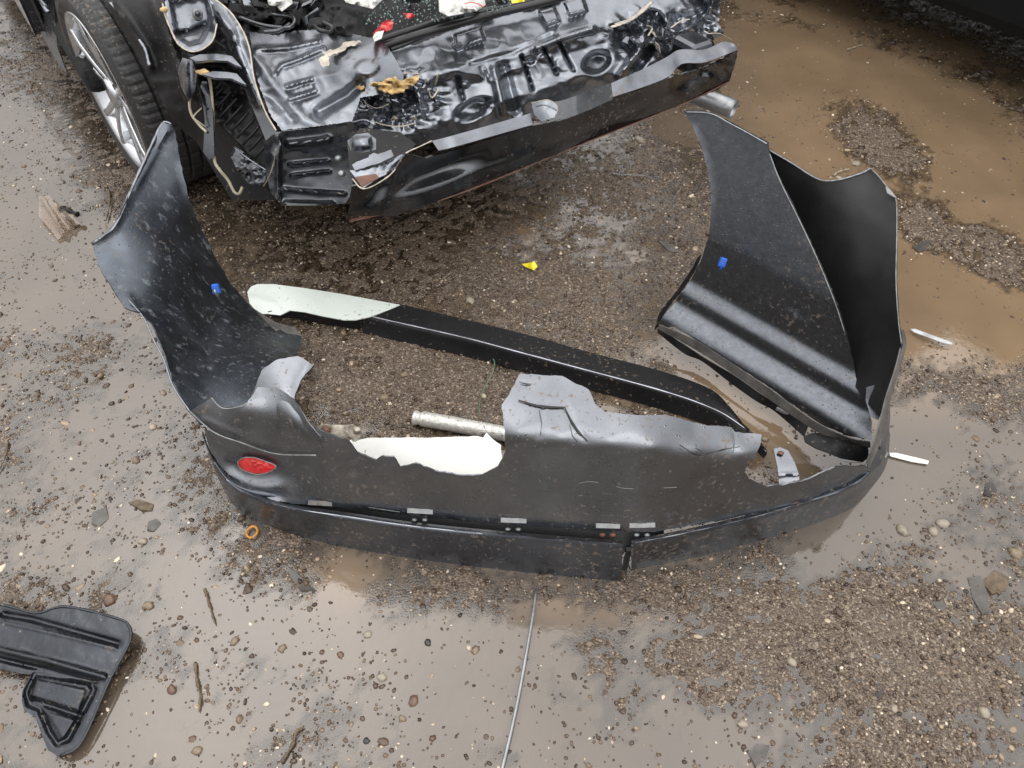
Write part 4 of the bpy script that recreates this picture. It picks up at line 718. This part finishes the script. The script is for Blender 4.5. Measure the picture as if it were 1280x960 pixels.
blob('filler_patch', P(205, 12, .775), (.012, .012, .006), M['filler'], CAR, sub=2)
sheet('quarter_inner', [(250, -20), (262, -10), (285, 12), (305, 40), (312, 62), (318, 100), (330, 140), (345, 165), (350, 180), (346, 200), (338, 190), (322, 150), (305, 110), (295, 80), (275, 55), (268, 48), (272, 30), (262, 0)],
      [(250, -20, .81), (285, 12, .77), (312, 62, .71), (345, 165, .60), (346, 200, .55), (322, 150, .58), (295, 80, .66), (268, 48, .70), (272, 30, .74)], M['gloss'], CAR, step=3, thick=.003, feats=[('line', [(262, 0), (290, 40), (300, 70), (325, 130)], 5, .014), ('crumple', 290, 60, 40, 60, .003, 30, 103)])
edge([(252, -12, .81), (285, 12, .775), (303, 38, .745), (312, 62, .717), (318, 100, .672), (331, 138, .63), (345, 163, .607)], .0028, M['bare'], 'worn_rim', parent=CAR)
sheet('lamp_pocket', [(232, 64), (252, 63), (270, 52), (280, 60), (298, 85), (308, 112), (325, 150), (340, 190), (338, 208), (332, 215), (318, 200), (300, 180), (285, 165), (268, 150), (255, 130), (246, 100)],
      [(232, 64, .70), (270, 52, .70), (298, 85, .65), (325, 150, .56), (338, 208, .48), (318, 200, .47), (285, 165, .52), (255, 130, .58), (285, 120, .56)], M['plastic_blk'], CAR, step=3, thick=.003,
      feats=[('line', [(240, 71), (272, 70), (279, 75)], 3.5, .022), ('line', [(250, 92), (275, 90), (283, 96)], 3.0, .02), ('crumple', 290, 130, 40, 50, .01, 20, 105)])
sheet('pressed_rib', [(237, 72), (250, 68), (272, 67), (290, 70), (302, 84), (294, 81), (285, 76), (262, 75), (244, 77)], [(237, 72, .705), (290, 70, .70), (302, 84, .69), (262, 75, .702), (250, 68, .703)], M['gloss'], CAR, step=3, thick=.006)
sheet('pressed_rib', [(254, 93), (266, 89), (284, 90), (296, 92), (308, 106), (300, 103), (290, 98), (268, 97)], [(254, 93, .685), (296, 92, .68), (308, 106, .67), (290, 98, .68), (266, 89, .684)], M['gloss'], CAR, step=3, thick=.006)
# black vent grille with slats behind the corner
for i in range(9):
    a0, b0 = 262+i*7.2, 112+i*8.5
    tube('vent_slat', pp((a0-2, b0+18, .56-i*.006), (a0+20, b0-6, .60-i*.006)), .004, M['plastic_blk'], CAR, n=5, seg=3)
sheet('lamp_corner', [(292, 182), (305, 190), (325, 205), (336, 216), (330, 228), (322, 233), (310, 228), (296, 212), (288, 195)], [(292, 182, .50), (336, 216, .475), (322, 233, .44), (288, 195, .48), (308, 208, .485)], M['gloss_dark'], CAR, step=3, thick=.003, feats=[('crumple', 312, 208, 25, 20, .01, 12, 107)])
edge([(293, 184, .51), (310, 198, .50), (335, 214, .485)], .003, M['gloss'], 'seam_edge', parent=CAR)
edge([(345, 186, .58), (342, 205, .53), (336, 222, .49), (330, 232, .45)], .004, M['bare'], 'worn_rim', parent=CAR, flat=.4)
sheet('guide_rail', [(250, 104), (258, 98), (266, 140), (268, 195), (262, 200), (254, 190), (256, 150)], [(250, 104, .62), (258, 98, .63), (268, 195, .48), (262, 200, .465), (256, 150, .54)], M['gloss_dark'], CAR, step=3, thick=.003)
for b in (128, 150, 172, 190): blob('rail_clip', P(264, b, .60-(b-100)*.0016), (.007, .005, .006), M['gloss'], CAR, sub=1, rough=.1)
tube('wire_guard', pp((245, 82, .64), (243, 100, .62), (237, 125, .58), (239, 142, .55), (248, 155, .53), (258, 165, .52)), .004, M['cable'], CAR, n=7)
tube('wire_guard', pp((252, 135, .57), (242, 146, .555), (248, 152, .545), (256, 158, .53)), .002, M['cable'], CAR, n=6)
o = tube('hanging_cable', pp((258, 90, .66), (263, 105, .62), (266, 140, .56), (266, 170, .51), (268, 200, .46), (275, 213, .44), (285, 225, .41), (293, 240, .385), (299, 242, .385), (303, 234, .395)), .0045, M['cable'], CAR, n=8, seg=60)
blob('mud_crust', P(253, 90, .68), (.02, .012, .006), M['filler'], CAR, sub=2, rough=.6)
# wheel house liner and dark body side over the tyre
sheet('wheel_house', [(128, -40), (250, -40), (205, 0), (214, 38), (230, 62), (246, 100), (254, 130), (270, 152), (300, 182), (320, 215), (345, 250), (290, 250), (262, 205), (246, 178), (225, 160), (208, 138), (190, 102), (172, 70), (150, 32), (128, -5)],
      [(128, -40, .76), (128, -5, .72), (250, -40, .78), (205, 0, .77), (230, 62, .68), (254, 130, .56), (300, 182, .46), (345, 250, .32), (290, 250, .28), (246, 178, .40), (208, 138, .50), (172, 70, .62), (150, 32, .68)], M['plastic_blk'], CAR, step=4, thick=.004,
      feats=[('line', [(136, 0), (160, 30), (180, 62), (188, 84)], 5, .02), ('line', [(190, 0), (215, 60), (240, 120)], 7, .015), ('crumple', 225, 110, 40, 60, .006, 40, 109)])
edge([(137, 2, .735), (155, 22, .71), (173, 48, .68), (182, 62, .665), (187, 82, .64)], .006, M['gloss'], 'wheel_arch_lip', parent=CAR)
sheet('wheel_arch', [(228, 72), (240, 75), (246, 92), (244, 112), (236, 128), (226, 108), (222, 88)], [(228, 72, .70), (240, 75, .70), (244, 112, .64), (236, 128, .60), (222, 88, .67)], M['gloss_dark'], CAR, step=3, thick=.003, feats=[('line', [(232, 78), (234, 120)], 4, .01)])
sheet('rocker_panel', [(-60, -90), (48, -90), (60, -40), (66, 10), (72, 60), (84, 92), (74, 82), (58, 55), (40, 20), (20, 0), (-20, -40)], [(-60, -90, .40), (60, -90, .62), (76, 10, .48), (85, 92, .28), (58, 55, .27), (20, 0, .27), (-20, -40, .30)], M['flange'], CAR, step=5, thick=.004, feats=[('line', [(30, -20), (60, 20), (76, 50)], 4, .012), ('noise', .004, 30, 111)])
edge([(-60, -90, .42), (0, -10, .40), (30, -15, .45), (50, 0, .46), (60, 15, .45)], .010, M['gloss'], 'door_edge', parent=CAR)
# underside
under = P(640, 120, .40)
def slab(name, c0, lx, ly, lz, m):
    return box(name, c0, (lx, ly, lz), m, CAR, ax=[e1, e2, e3], bevel=.02)
slab('underbody_light_block', P(560, 130, .42)+e2*.55+e1*.0-e3*.05, 1.25, .8, .10, M['plastic_blk'])  # dark box added beneath the deck to stop light leaking through
slab('cross_member', P(560, 130, .42)+e2*.25-e3*.02, 1.2, .10, .12, M['rust'])
slab('crash_bracket', P(455, 190, .5), .10, .12, .10, M['gloss_dark'])
slab('crash_bracket', P(880, 75, .52)+e2*.06, .10, .12, .10, M['gloss_dark'])
blob('silencer', P(760, 110, .30)+e2*.35, (.16, .10, .07), M['rust'], CAR, rot=.6, sub=3, rough=.05)
# exhaust tip
ex0 = P(868, 118, .34); ex1 = P(918, 137, .33)
ET = tube('exhaust_pipe', [ex0-(ex1-ex0)*1.2, ex0, ex1], .030, M['rod'], CAR, n=20, seg=12, caps=False)
sm = ET.modifiers.new('solid', 'SOLIDIFY'); sm.thickness = .003
# wheel
def wheel(cx, cy, parent, side=1, knock=5.6):
    R0, WD, RR = .355, .235, .268; c = np.array([cx, cy, R0-.004]); th = math.radians(knock)    # the wheel is knocked out of line
    ax = (-e1*math.cos(th)-e2*math.sin(th))*side; e_f = e2*math.cos(th)-e1*math.sin(th)
    pr = [(0.0+.012, RR-.004), (.004, RR+.006), (-.004, RR+.03), (-.002, RR+.055), (.010, R0-.018), (.024, R0-.006)]
    for k in range(25):
        t = .032+(WD-.064)*k/24; gr = any(abs(t-g_) < .0055 for g_ in (.075, .117, .160)); pr.append((t, R0-(.010 if gr else 0)-.004*((t-WD/2)/(WD/2))**2))
    pr += [(WD-.024, R0-.006), (WD-.010, R0-.018), (WD+.002, RR+.055), (WD+.004, RR+.03), (WD-.004, RR+.006), (WD-.012, RR-.004)]
    N = 216; V = []; F = []; m = len(pr)
    for i in range(N):
        a = 2*math.pi*i/N; u = math.cos(a)*e_f+math.sin(a)*e3
        for j, (t, r) in enumerate(pr):
            if i % 3 == 0 and 4 <= j < m-4 and r > R0-.012 and (t < .072 or t > .163 or (i % 6 == 0)): r = r-.0035
            V.append(c-ax*t+u*r)
    for i in range(N):
        for j in range(m-1): F.append((i*m+j, ((i+1) % N)*m+j, ((i+1) % N)*m+j+1, i*m+j+1))
    WH = mesh('tyre', V, F, M['rubber'], parent, smooth=False)
    WH['label'] = 'worn black tyre with grooved tread'
    pr = [(.012, RR-.002), (.002, RR+.003), (.000, RR-.006), (.012, RR-.014), (.02, RR-.022), (.10, RR-.035), (WD-.01, RR-.006)]
    V = []; F = []; N = 72; m = len(pr)
    for i in range(N):
        a = 2*math.pi*i/N; u = math.cos(a)*e_f+math.sin(a)*e3
        for t, r in pr: V.append(c-ax*t+u*r)
    for i in range(N):
        for j in range(m-1): F.append((i*m+j, ((i+1) % N)*m+j, ((i+1) % N)*m+j+1, i*m+j+1))
    RM = mesh('rim', V, F, M['alloy'], parent)
    V = [c-ax*.075]+[c-ax*.075+(math.cos(2*math.pi*i/48)*e_f+math.sin(2*math.pi*i/48)*e3)*(RR-.03) for i in range(48)]
    mesh('brake_disc', V, [(0, 1+i, 1+(i+1) % 48) for i in range(48)], M['alloy_dk'], parent)
    for i in range(5):
        for s in (-1, 1):
            a = 2*math.pi*(i+.3)/5; u0 = math.cos(a+s*.16)*e_f+math.sin(a+s*.16)*e3; u1 = math.cos(a+s*.24)*e_f+math.sin(a+s*.24)*e3
            w0 = np.cross(ax, u0); w1 = np.cross(ax, u1); V = []
            for (r, uu, ww, dep_, wd) in [(.045, u0, w0, .030, .016), (.12, u0, w0, .020, .015), (.20, u1*.5+u0*.5, w1, .012, .0135), (RR-.008, u1, w1, .010, .015)]:
                q = c+uu*r-ax*dep_
                V += [q-ww*wd, q-ww*wd*.55+ax*.004, q+ww*wd*.55+ax*.004, q+ww*wd, q+ww*wd*.9-ax*.03, q-ww*wd*.9-ax*.03]
            F = [(k*6+j, k*6+(j+1) % 6, (k+1)*6+(j+1) % 6, (k+1)*6+j) for k in range(3) for j in range(6)]+[(5, 4, 3, 2, 1, 0), (18, 19, 20, 21, 22, 23)]
            mesh('spoke', V, F, M['alloy'], RM, smooth=False, bevel=.002)
    V = [c-ax*.02]; 
    hb = tube('hub_cap', [c-ax*.05, c-ax*.012], .052, M['alloy'], RM, n=24, seg=4)
wheel(-1.405, 2.515, CAR)
C0 = P(560, 130, .42); C0[2] = 0
def at_car(a, b, z): return C0+e1*a+e2*b+e3*z
q = at_car(.82, 1.15, 0); wheel(q[0], q[1], CAR, -1, 0)
q = at_car(-1.0, 3.75, 0); wheel(q[0], q[1], CAR, 1, 0); q = at_car(.82, 3.75, 0); wheel(q[0], q[1], CAR, -1, 0)
# the rest of the body, past the top edge of the photograph
def body_side(a, th_):
    out_ = [(1.62, .30), (1.58, .62), (1.70, .98), (2.05, 1.0), (3.45, .98), (4.1, .90), (4.62, .80), (4.70, .45), (4.60, .30), (4.14, .30), (4.10, .55), (3.92, .74), (3.60, .74), (3.42, .55), (3.38, .30)]
    V = [at_car(a+k*th_, b, z) for k in (0, 1) for b, z in out_]; n = len(out_)
    F = [tuple(range(n)), tuple(range(2*n-1, n-1, -1))]+[(i, (i+1) % n, n+(i+1) % n, n+i) for i in range(n)]
    mesh('body_side', V, F, M['gloss_dark'], CAR, smooth=False, bevel=.012)
body_side(-.99, .05); body_side(.76, .05)
def cbox(name, a0_, a1_, b0_, b1_, z0_, z1_, m, bev=.03): return box(name, at_car((a0_+a1_)/2, (b0_+b1_)/2, (z0_+z1_)/2), (a1_-a0_, b1_-b0_, z1_-z0_), m, CAR, ax=[e1, e2, e3], bevel=bev)
cbox('cabin_floor', -.93, .75, .95, 3.4, .30, .40, M['cloth']); cbox('rear_seat', -.80, .62, 1.35, 1.55, .40, .98, M['cloth'], .06); cbox('bonnet', -.93, .75, 3.35, 4.6, .78, .86, M['gloss_dark'], .05)
cbox('roof', -.80, .62, 1.75, 2.95, 1.40, 1.46, M['gloss_dark'], .03)
for a_ in (-.88, .70):
    for (b0_, b1_) in ((1.62, 1.80), (2.35, 2.35), (3.42, 2.90)):
        tube('pillar', [at_car(a_, b0_, .97), at_car(a_*.94-.005, (b0_+b1_)/2, 1.22), at_car(a_*.9-.01, b1_, 1.42)], .03, M['gloss_dark'], CAR, n=8, seg=8)

# ------------------------------------------------------------------ things lying in the boot
def paper(name, poly, z, m, label, cat, noise=.01, seed=1):
    c = np.array(poly, float).mean(0)
    o = sheet(name, poly, [(a, b, z+(.012 if i % 2 else -.004)) for i, (a, b) in enumerate(poly)]+[(c[0], c[1], z+.012)], m, None, step=4, thick=.001, feats=[('crumple', c[0], c[1], 40, 20, noise, 12, seed)]); tag(o, label, cat); return o
o = paper('paper_sheet', [(548, -6), (604, -10), (607, 6), (596, 14), (560, 20), (549, 14)], .75, M['paper'], 'crumpled white paper with a red curl of print in the boot clutter', 'paper', seed=2)
tube('print_mark', pp((581, 5, .772), (588, 3, .774), (598, 5, .775), (604, 9, .77)), .003, M['red'], o, n=5, flat=.2)
paper('paper_sheet', [(426, -8), (476, -12), (480, -2), (466, 11), (446, 6), (432, 3)], .75, M['paper'], 'white sheet of paper left of the larger crumpled one in the boot', 'paper', seed=3)
paper('paper_sheet', [(332, -10), (362, -12), (366, 4), (352, 14), (346, 8), (336, 6)], .76, M['paper'], 'leftmost small white paper among black trim pieces', 'paper', seed=4)
o = paper('red_tag', [(478, 28), (486, 24), (492, 28), (490, 36), (478, 42), (468, 48), (466, 42)], .745, M['red'], 'red tag with a pale lower end lying on the boot seal', 'tag', .012, 5)
sheet('tag_end', [(470, 40), (480, 38), (477, 48), (468, 52), (466, 46)], [(470, 40, .765), (480, 38, .765), (468, 52, .752)], M['paper'], o, step=3, thick=.001)
paper('red_scrap', [(504, 16), (516, 17), (519, 21), (508, 23)], .74, M['red'], 'small flat red scrap among the glass crumbs', 'scrap', .004, 6)
paper('yellow_scrap', [(638, -4), (660, -8), (655, 2), (640, 4)], .77, M['yellow'], 'yellowish scrap at the top edge of the boot', 'scrap', .004, 7)
R = np.random.RandomState(3); V0, F0 = ico(1); Vs = []; Fs = []; n = 0
for i in range(560):
    a, b = R.uniform(455, 640), R.uniform(-20, 34)
    if i > 650: a, b = R.uniform(290, 460), R.uniform(-20, 30)
    if b > 46-.18*(a-440): continue
    z = .715+R.uniform(0, .018); s = R.uniform(.0012, .0034); c = P(a, b, z)
    Vs.append(np.sign(V0)*np.abs(V0)**.5*s*R.uniform(.6, 1.2, 3)+c); Fs.append(F0+n); n += len(V0)
o = fast_mesh('glass_crumbs', np.vstack(Vs), np.vstack(Fs), M['crumb'], smooth=False); o['kind'] = 'stuff'
# ------------------------------------------------------------------ stamped bracket bottom left
SB = root('stamped_bracket', P(60, 830, 0), 'wet black stamped metal bracket lying in the bottom left puddle', 'bracket')
so = [(-70, 742), (0, 754), (22, 760), (45, 765), (60, 762), (82, 757), (100, 760), (150, 773), (161, 781), (164, 792), (160, 806), (146, 838), (136, 850), (118, 890), (101, 927), (90, 940), (74, 945), (60, 938), (52, 918), (44, 896), (30, 888), (27, 876), (30, 862), (40, 843), (28, 842), (0, 836), (-70, 820)]
sz = [(-70, 742, .03), (45, 765, .032), (82, 757, .034), (150, 773, .036), (160, 806, .034), (136, 850, .03), (101, 927, .022), (74, 945, .02), (30, 888, .02), (40, 843, .024), (0, 836, .026), (-70, 820, .025), (80, 800, .036), (75, 890, .024)]
sf = [('line', [(5, 768), (40, 774), (90, 788), (147, 804)], 4.2, -.010), ('line', [(4, 778), (80, 795), (145, 811)], 2, .004), ('line', [(-70, 796), (0, 812), (60, 826), (130, 846)], 4, .009), ('line', [(-70, 806), (0, 824), (60, 838), (120, 852)], 3, -.009),
      ('line', [(44, 843), (33, 865), (36, 880), (50, 886), (62, 915), (72, 930), (85, 924), (98, 900), (118, 862), (112, 853), (46, 842)], 3.4, -.009), ('line', [(40, 876), (70, 885), (100, 895)], 3.5, -.008), ('pan', [(46, 850), (108, 862), (98, 888), (40, 870)], 4, .006), ('pan', [(58, 890), (94, 900), (78, 924)], 4, .004), ('noise', .0018, 22, 120)]
sheet('bracket_plate', so, sz, M['bracket'], SB, step=2, thick=.003, feats=sf)
edge([(-70, 743, .031), (0, 755, .031), (45, 766, .033), (82, 758, .035), (150, 774, .037), (162, 785, .037), (164, 793, .036), (160, 807, .035), (137, 850, .031), (102, 927, .023), (75, 945, .021)], .0035, M['bracket'], 'rolled_edge', parent=SB, lift=0)
# ------------------------------------------------------------------ small litter
o = sheet('yellow_scrap', [(652, 330), (665, 328), (668, 326), (672, 333), (668, 338), (660, 335), (656, 333)], [(652, 330, .012), (672, 333, .02), (668, 338, .012), (665, 328, .025)], M['yellow'], None, step=3, thick=.002, feats=[('line', [(666, 328), (664, 337)], 2, .008)])
tag(o, 'small bright yellow plastic scrap on the mud below the car', 'plastic scrap')
c = np.array([[math.cos(t)*.0105+.0035*math.cos(t)**3, math.sin(t)*.017, 0] for t in np.linspace(0, 2*math.pi, 20)]); cc = P(315, 665, .008)
o = tube('amber_ring', c*[.95, .95, 1]+cc+np.array([0, 0, 0]), .0032, M['amber'], None, n=8, seg=40, caps=False); tag(o, 'small amber plastic ring on the gravel beside the skirt corner', 'ring')
o = tube('metal_rod', pp((670, 738, .008), (665, 775, .01), (652, 850, .01), (641, 905, .010), (622, 985, .008)), .0036, M['rod'], None, n=8); tag(o, 'long thin bent metal rod running out of the bottom edge', 'rod')
o = sheet('white_stick', [(1112, 566), (1120, 566), (1150, 573), (1161, 576), (1160, 580), (1140, 577), (1113, 570)], [(1112, 566, .008), (1161, 577, .008), (1140, 578, .006)], M['foam'], None, step=3, thick=.003); tag(o, 'bright white plastic sliver in the grey puddle right of the bumper', 'plastic sliver')
o = sheet('glossy_sliver', [(1138, 411), (1144, 411), (1190, 428), (1191, 431), (1180, 429), (1142, 415)], [(1138, 411, .012), (1191, 431, .012), (1160, 420, .02), (1142, 420, .008)], M['rod'], None, step=3, thick=.002); tag(o, 'shiny metal sliver at the puddle edge right of the folded wing', 'metal sliver')
CS = root('clear_shard', P(72, 265, 0), 'broken clear plastic lens piece with a black end in the left puddle', 'plastic shard')
sheet('lens', [(48, 246), (60, 244), (75, 256), (92, 265), (99, 280), (88, 286), (72, 300), (64, 288), (48, 270)], [(48, 246, .015), (92, 265, .03), (72, 300, .008), (99, 280, .012), (70, 265, .035)], M['clear'], CS, step=3, thick=.003, feats=[('line', [(55, 250), (80, 290)], 3, .012), ('line', [(66, 252), (90, 283)], 2, .01)])
tube('black_end', pp((77, 260, .03), (85, 263, .034), (97, 268, .03)), .008, M['plastic_blk'], CS, n=7, rfun=lambda t: 1+.35*math.sin(t*14))
def stick(pts, r, label, cat='twig', m='twig', name='twig'):
    o = tube(name, pp(*pts), r, M[m], None, n=6, seg=26, rfun=lambda t: .75-.35*t+.22*math.sin(t*17)+.12*math.sin(t*41)); tag(o, label, cat)
stick([(256, 736, .008), (260, 750, .010), (264, 764, .008), (269, 780, .006)], .0042, 'pale brown twig standing out in the puddle above the lower left')
stick([(244, 828, .004), (246, 850, .008), (250, 870, .008), (249, 890, .004)], .0045, 'dark soaked twig left of the bottom puddle')
stick([(136, 238, .01), (137, 252, .012), (133, 275, .008)], .006, 'short broken stick beside the left wing tip')
stick([(10, 552, .005), (6, 572, .008), (-4, 592, .005)], .004, 'curved twig cut by the left edge of the picture')
stick([(352, 953, .003), (366, 930, .007), (370, 915, .008), (380, 908, .006)], .0055, 'muddy twig lying in the puddle at the bottom edge')
stick([(765, 217, .008), (790, 219, .01), (808, 219, .008)], .003, 'thin grey wire bit under the beam', 'wire', 'rod', 'wire_bit')
stick([(1059, 64-2, .006), (1068, 59, .008), (1078, 56, .006)], .004, 'pale splinter in the brown puddle at the top', 'splinter', 'cable', 'splinter')
stick([(1042, 219, .006), (1050, 214, .01), (1062, 211, .008)], .0045, 'curved pale splinter behind the right wing edge', 'splinter', 'cable', 'splinter')
stick([(412, 708, .006), (405, 716, .006)], .002, 'tiny dark splinter beside the skirt puddle', 'splinter', 'twig', 'splinter')
# stones one can pick out
ST = [(477, 846, 7, 'stone_pale', 'cream oval stone in the middle of the bottom puddle'), (516, 876, 8, 'stone_brown', 'round red brown stone in the bottom puddle'), (503, 898, 5, 'stone', 'small tan stone below the red brown one'), (353, 810, 6, 'stone', 'tan stone in the puddle below the skirt end'),
      (426, 819, 5.5, 'stone_brown', 'wedge shaped brown stone in the puddle'), (460, 793, 6, 'stone_pale', 'pale chipped stone above the cream oval one'), (535, 803, 5.5, 'stone_dark', 'round dark stone right of the pale chipped one'), (458, 926, 5, 'stone_dark', 'black pebble low in the bottom puddle'),
      (594, 813, 6, 'stone', 'grey tan stone left of the metal rod'), (770, 713, 9, 'stone_pale', 'light rounded stone in front of the skirt joint'), (1088, 712, 5, 'stone_dark', 'black pebble alone in the grey puddle right'), (1128, 663, 8, 'stone_pale', 'cream stone near the edge of the right grey puddle'),
      (1178, 655, 8, 'stone_pale', 'white stone at the right edge of the grey puddle'), (1165, 664, 7, 'stone_pale', 'whitish stone just left of the white one'), (1270, 692, 9, 'stone', 'large tan stone at the right border'), (1118, 886, 6, 'stone_pale', 'white angular stone in the lower right gravel'),
      (990, 828, 7, 'stone_pale', 'cream angular stone in the gravel below the skirt'), (928, 905, 7, 'stone_pale', 'pale broken stone at the edge of the bottom right puddle'), (1230, 890, 7, 'stone_pale', 'cream stone far down in the right corner gravel'), (480, 497, 7, 'stone', 'yellowish stone on the gravel inside the bumper'),
      (506, 468, 6, 'stone', 'tan stone above the yellowish one inside the bumper'), (588, 376, 7, 'stone_pale', 'grey white stone above the trim strip'), (186, 757, 7, 'stone', 'brown stone above the stamped bracket'), (137, 750, 8, 'stone_brown', 'dark brown stone right above the bracket edge'),
      (178, 676, 6, 'stone_pale', 'cream stone in the left gravel'), (294, 801, 6, 'stone', 'tan lump left of the bottom puddle twig'), (215, 862, 7, 'stone_brown', 'curved brown stone right of the bracket'), (247, 938, 6, 'stone', 'tan stone at the bottom below the soaked twig'),
      (170, 575, 6, 'stone', 'tan stone halfway down the left gravel'), (975, 415, 1, 'stone', ''), (1070, 205, 6, 'stone_pale', 'pale stone just behind the black wing corner'), (956, 549, 6, 'stone', 'tan stone at the pointed end of the trim strip'), (1146, 606, 1, 'stone', ''), (800, 175, 8, 'stone_pale', 'light grey broken stone under the beam on the right')]
for i, (a, b, s, m, lab) in enumerate(ST):
    if s < 3: continue
    c = P(a, b, .001); sc = .78*s/FPX*np.linalg.norm(c-np.array([0, 0, CAMH]))
    o = blob('stone', c, (sc*1.15, sc*.9, sc*.62), M[m], None, rot=i*1.3, seed=i, sub=2, rough=.55); tag(o, lab, 'stone', 'single stones lying in the mud')
def flake(poly, m, label, z=.003):
    c = np.array(poly, float).mean(0)
    o = sheet('flat_shard', poly, [(a, b, z+.003*math.sin(i*2)) for i, (a, b) in enumerate(poly)], M[m], None, step=5, thick=.005, feats=[('noise', .0015, 12, 3)]); tag(o, label, 'shard', 'flat shards in the mud')
flake([(160, 628), (172, 624), (192, 630), (190, 638), (176, 637)], 'twig', 'brown wood chip on the left gravel')
flake([(185, 652), (196, 648), (202, 655), (192, 664), (184, 662)], 'slate', 'blue grey slate flake below the wood chip')
flake([(358, 710), (366, 712), (388, 732), (396, 738), (378, 738), (366, 726)], 'slate', 'long grey flake below the skirt')
flake([(116, 640), (132, 634), (136, 648), (124, 658), (114, 654)], 'slate', 'dull flake left of the slate flake')
flake([(1210, 722), (1226, 720), (1236, 745), (1238, 764), (1228, 768), (1216, 748)], 'slate', 'large grey slate lying far right in the gravel')
flake([(1228, 728), (1244, 712), (1262, 722), (1258, 738), (1240, 742)], 'twig', 'brown stone slab above the large slate')
flake([(1060, 842), (1068, 848), (1090, 850), (1106, 862), (1098, 872), (1084, 862), (1068, 858)], 'stone_dark', 'black curled scrap in the lower right gravel')
flake([(935, 940), (948, 930), (962, 932), (958, 946), (945, 958)], 'slate', 'translucent grey flake at the bottom edge')
flake([(1165, 752), (1178, 750), (1185, 762), (1176, 768)], 'slate', 'small grey flake left of the large slate')
flake([(1232, 606), (1240, 600), (1246, 612), (1240, 622), (1230, 618)], 'stone_dark', 'black angular stone near the right border')
flake([(822, 300), (842, 306), (852, 316), (836, 314)], 'slate', 'grey flake in the mud left of the folded wing')
flake([(1140, 308), (1156, 300), (1170, 302), (1160, 312), (1148, 314)], 'slate', 'grey splinter on the gravel island behind the wing')
# ------------------------------------------------------------------ dark parked vehicle beyond the puddle (only its sill reaches the frame)
a0 = np.array([1.78, 3.5, 0]); dv = np.array([.571, -.821, 0]); nv_ = np.array([.821, .571, 0])   # side line, outward is -nv_
TR = root('parked_truck', a0+nv_*.9, 'black parked truck whose shadowed side fills the top right corner', 'truck')
def tbox(name, u0, u1, n0, n1, z0, z1, m, bev=.04, par=TR):
    c = a0+dv*(u0+u1)/2+nv_*(n0+n1)/2+e3*(z0+z1)/2
    return box(name, c, (u1-u0, n1-n0, z1-z0), m, par, ax=[dv, nv_, e3], bevel=bev)
tbox('body', -2.9, 1.9, 0.02, 1.85, .26, 1.15, M['truck'], .06)
tbox('cab', -1.7, .6, .12, 1.75, 1.13, 1.85, M['truck'], .14)
tbox('chassis', -2.6, 1.7, .35, 1.5, .18, .28, M['truck'], .02)
tbox('door', -1.3, -.2, -.004, .04, .48, 1.12, M['truck'], .02)
tbox('side_window', -1.3, -.2, .09, .14, 1.22, 1.70, M['seal'], .02)
for u in (-2.1, 1.35):
    for nn in (.12, 1.55):
        c = a0+dv*u+nv_*nn+e3*.36
        tube('wheel', [c, c+nv_*.04, c+nv_*.20, c+nv_*.24], .36, M['rubber'], TR, n=36, seg=8, rfun=lambda t: .94+.06*math.sin(math.pi*t)**.3 if 0 < t < 1 else .92)
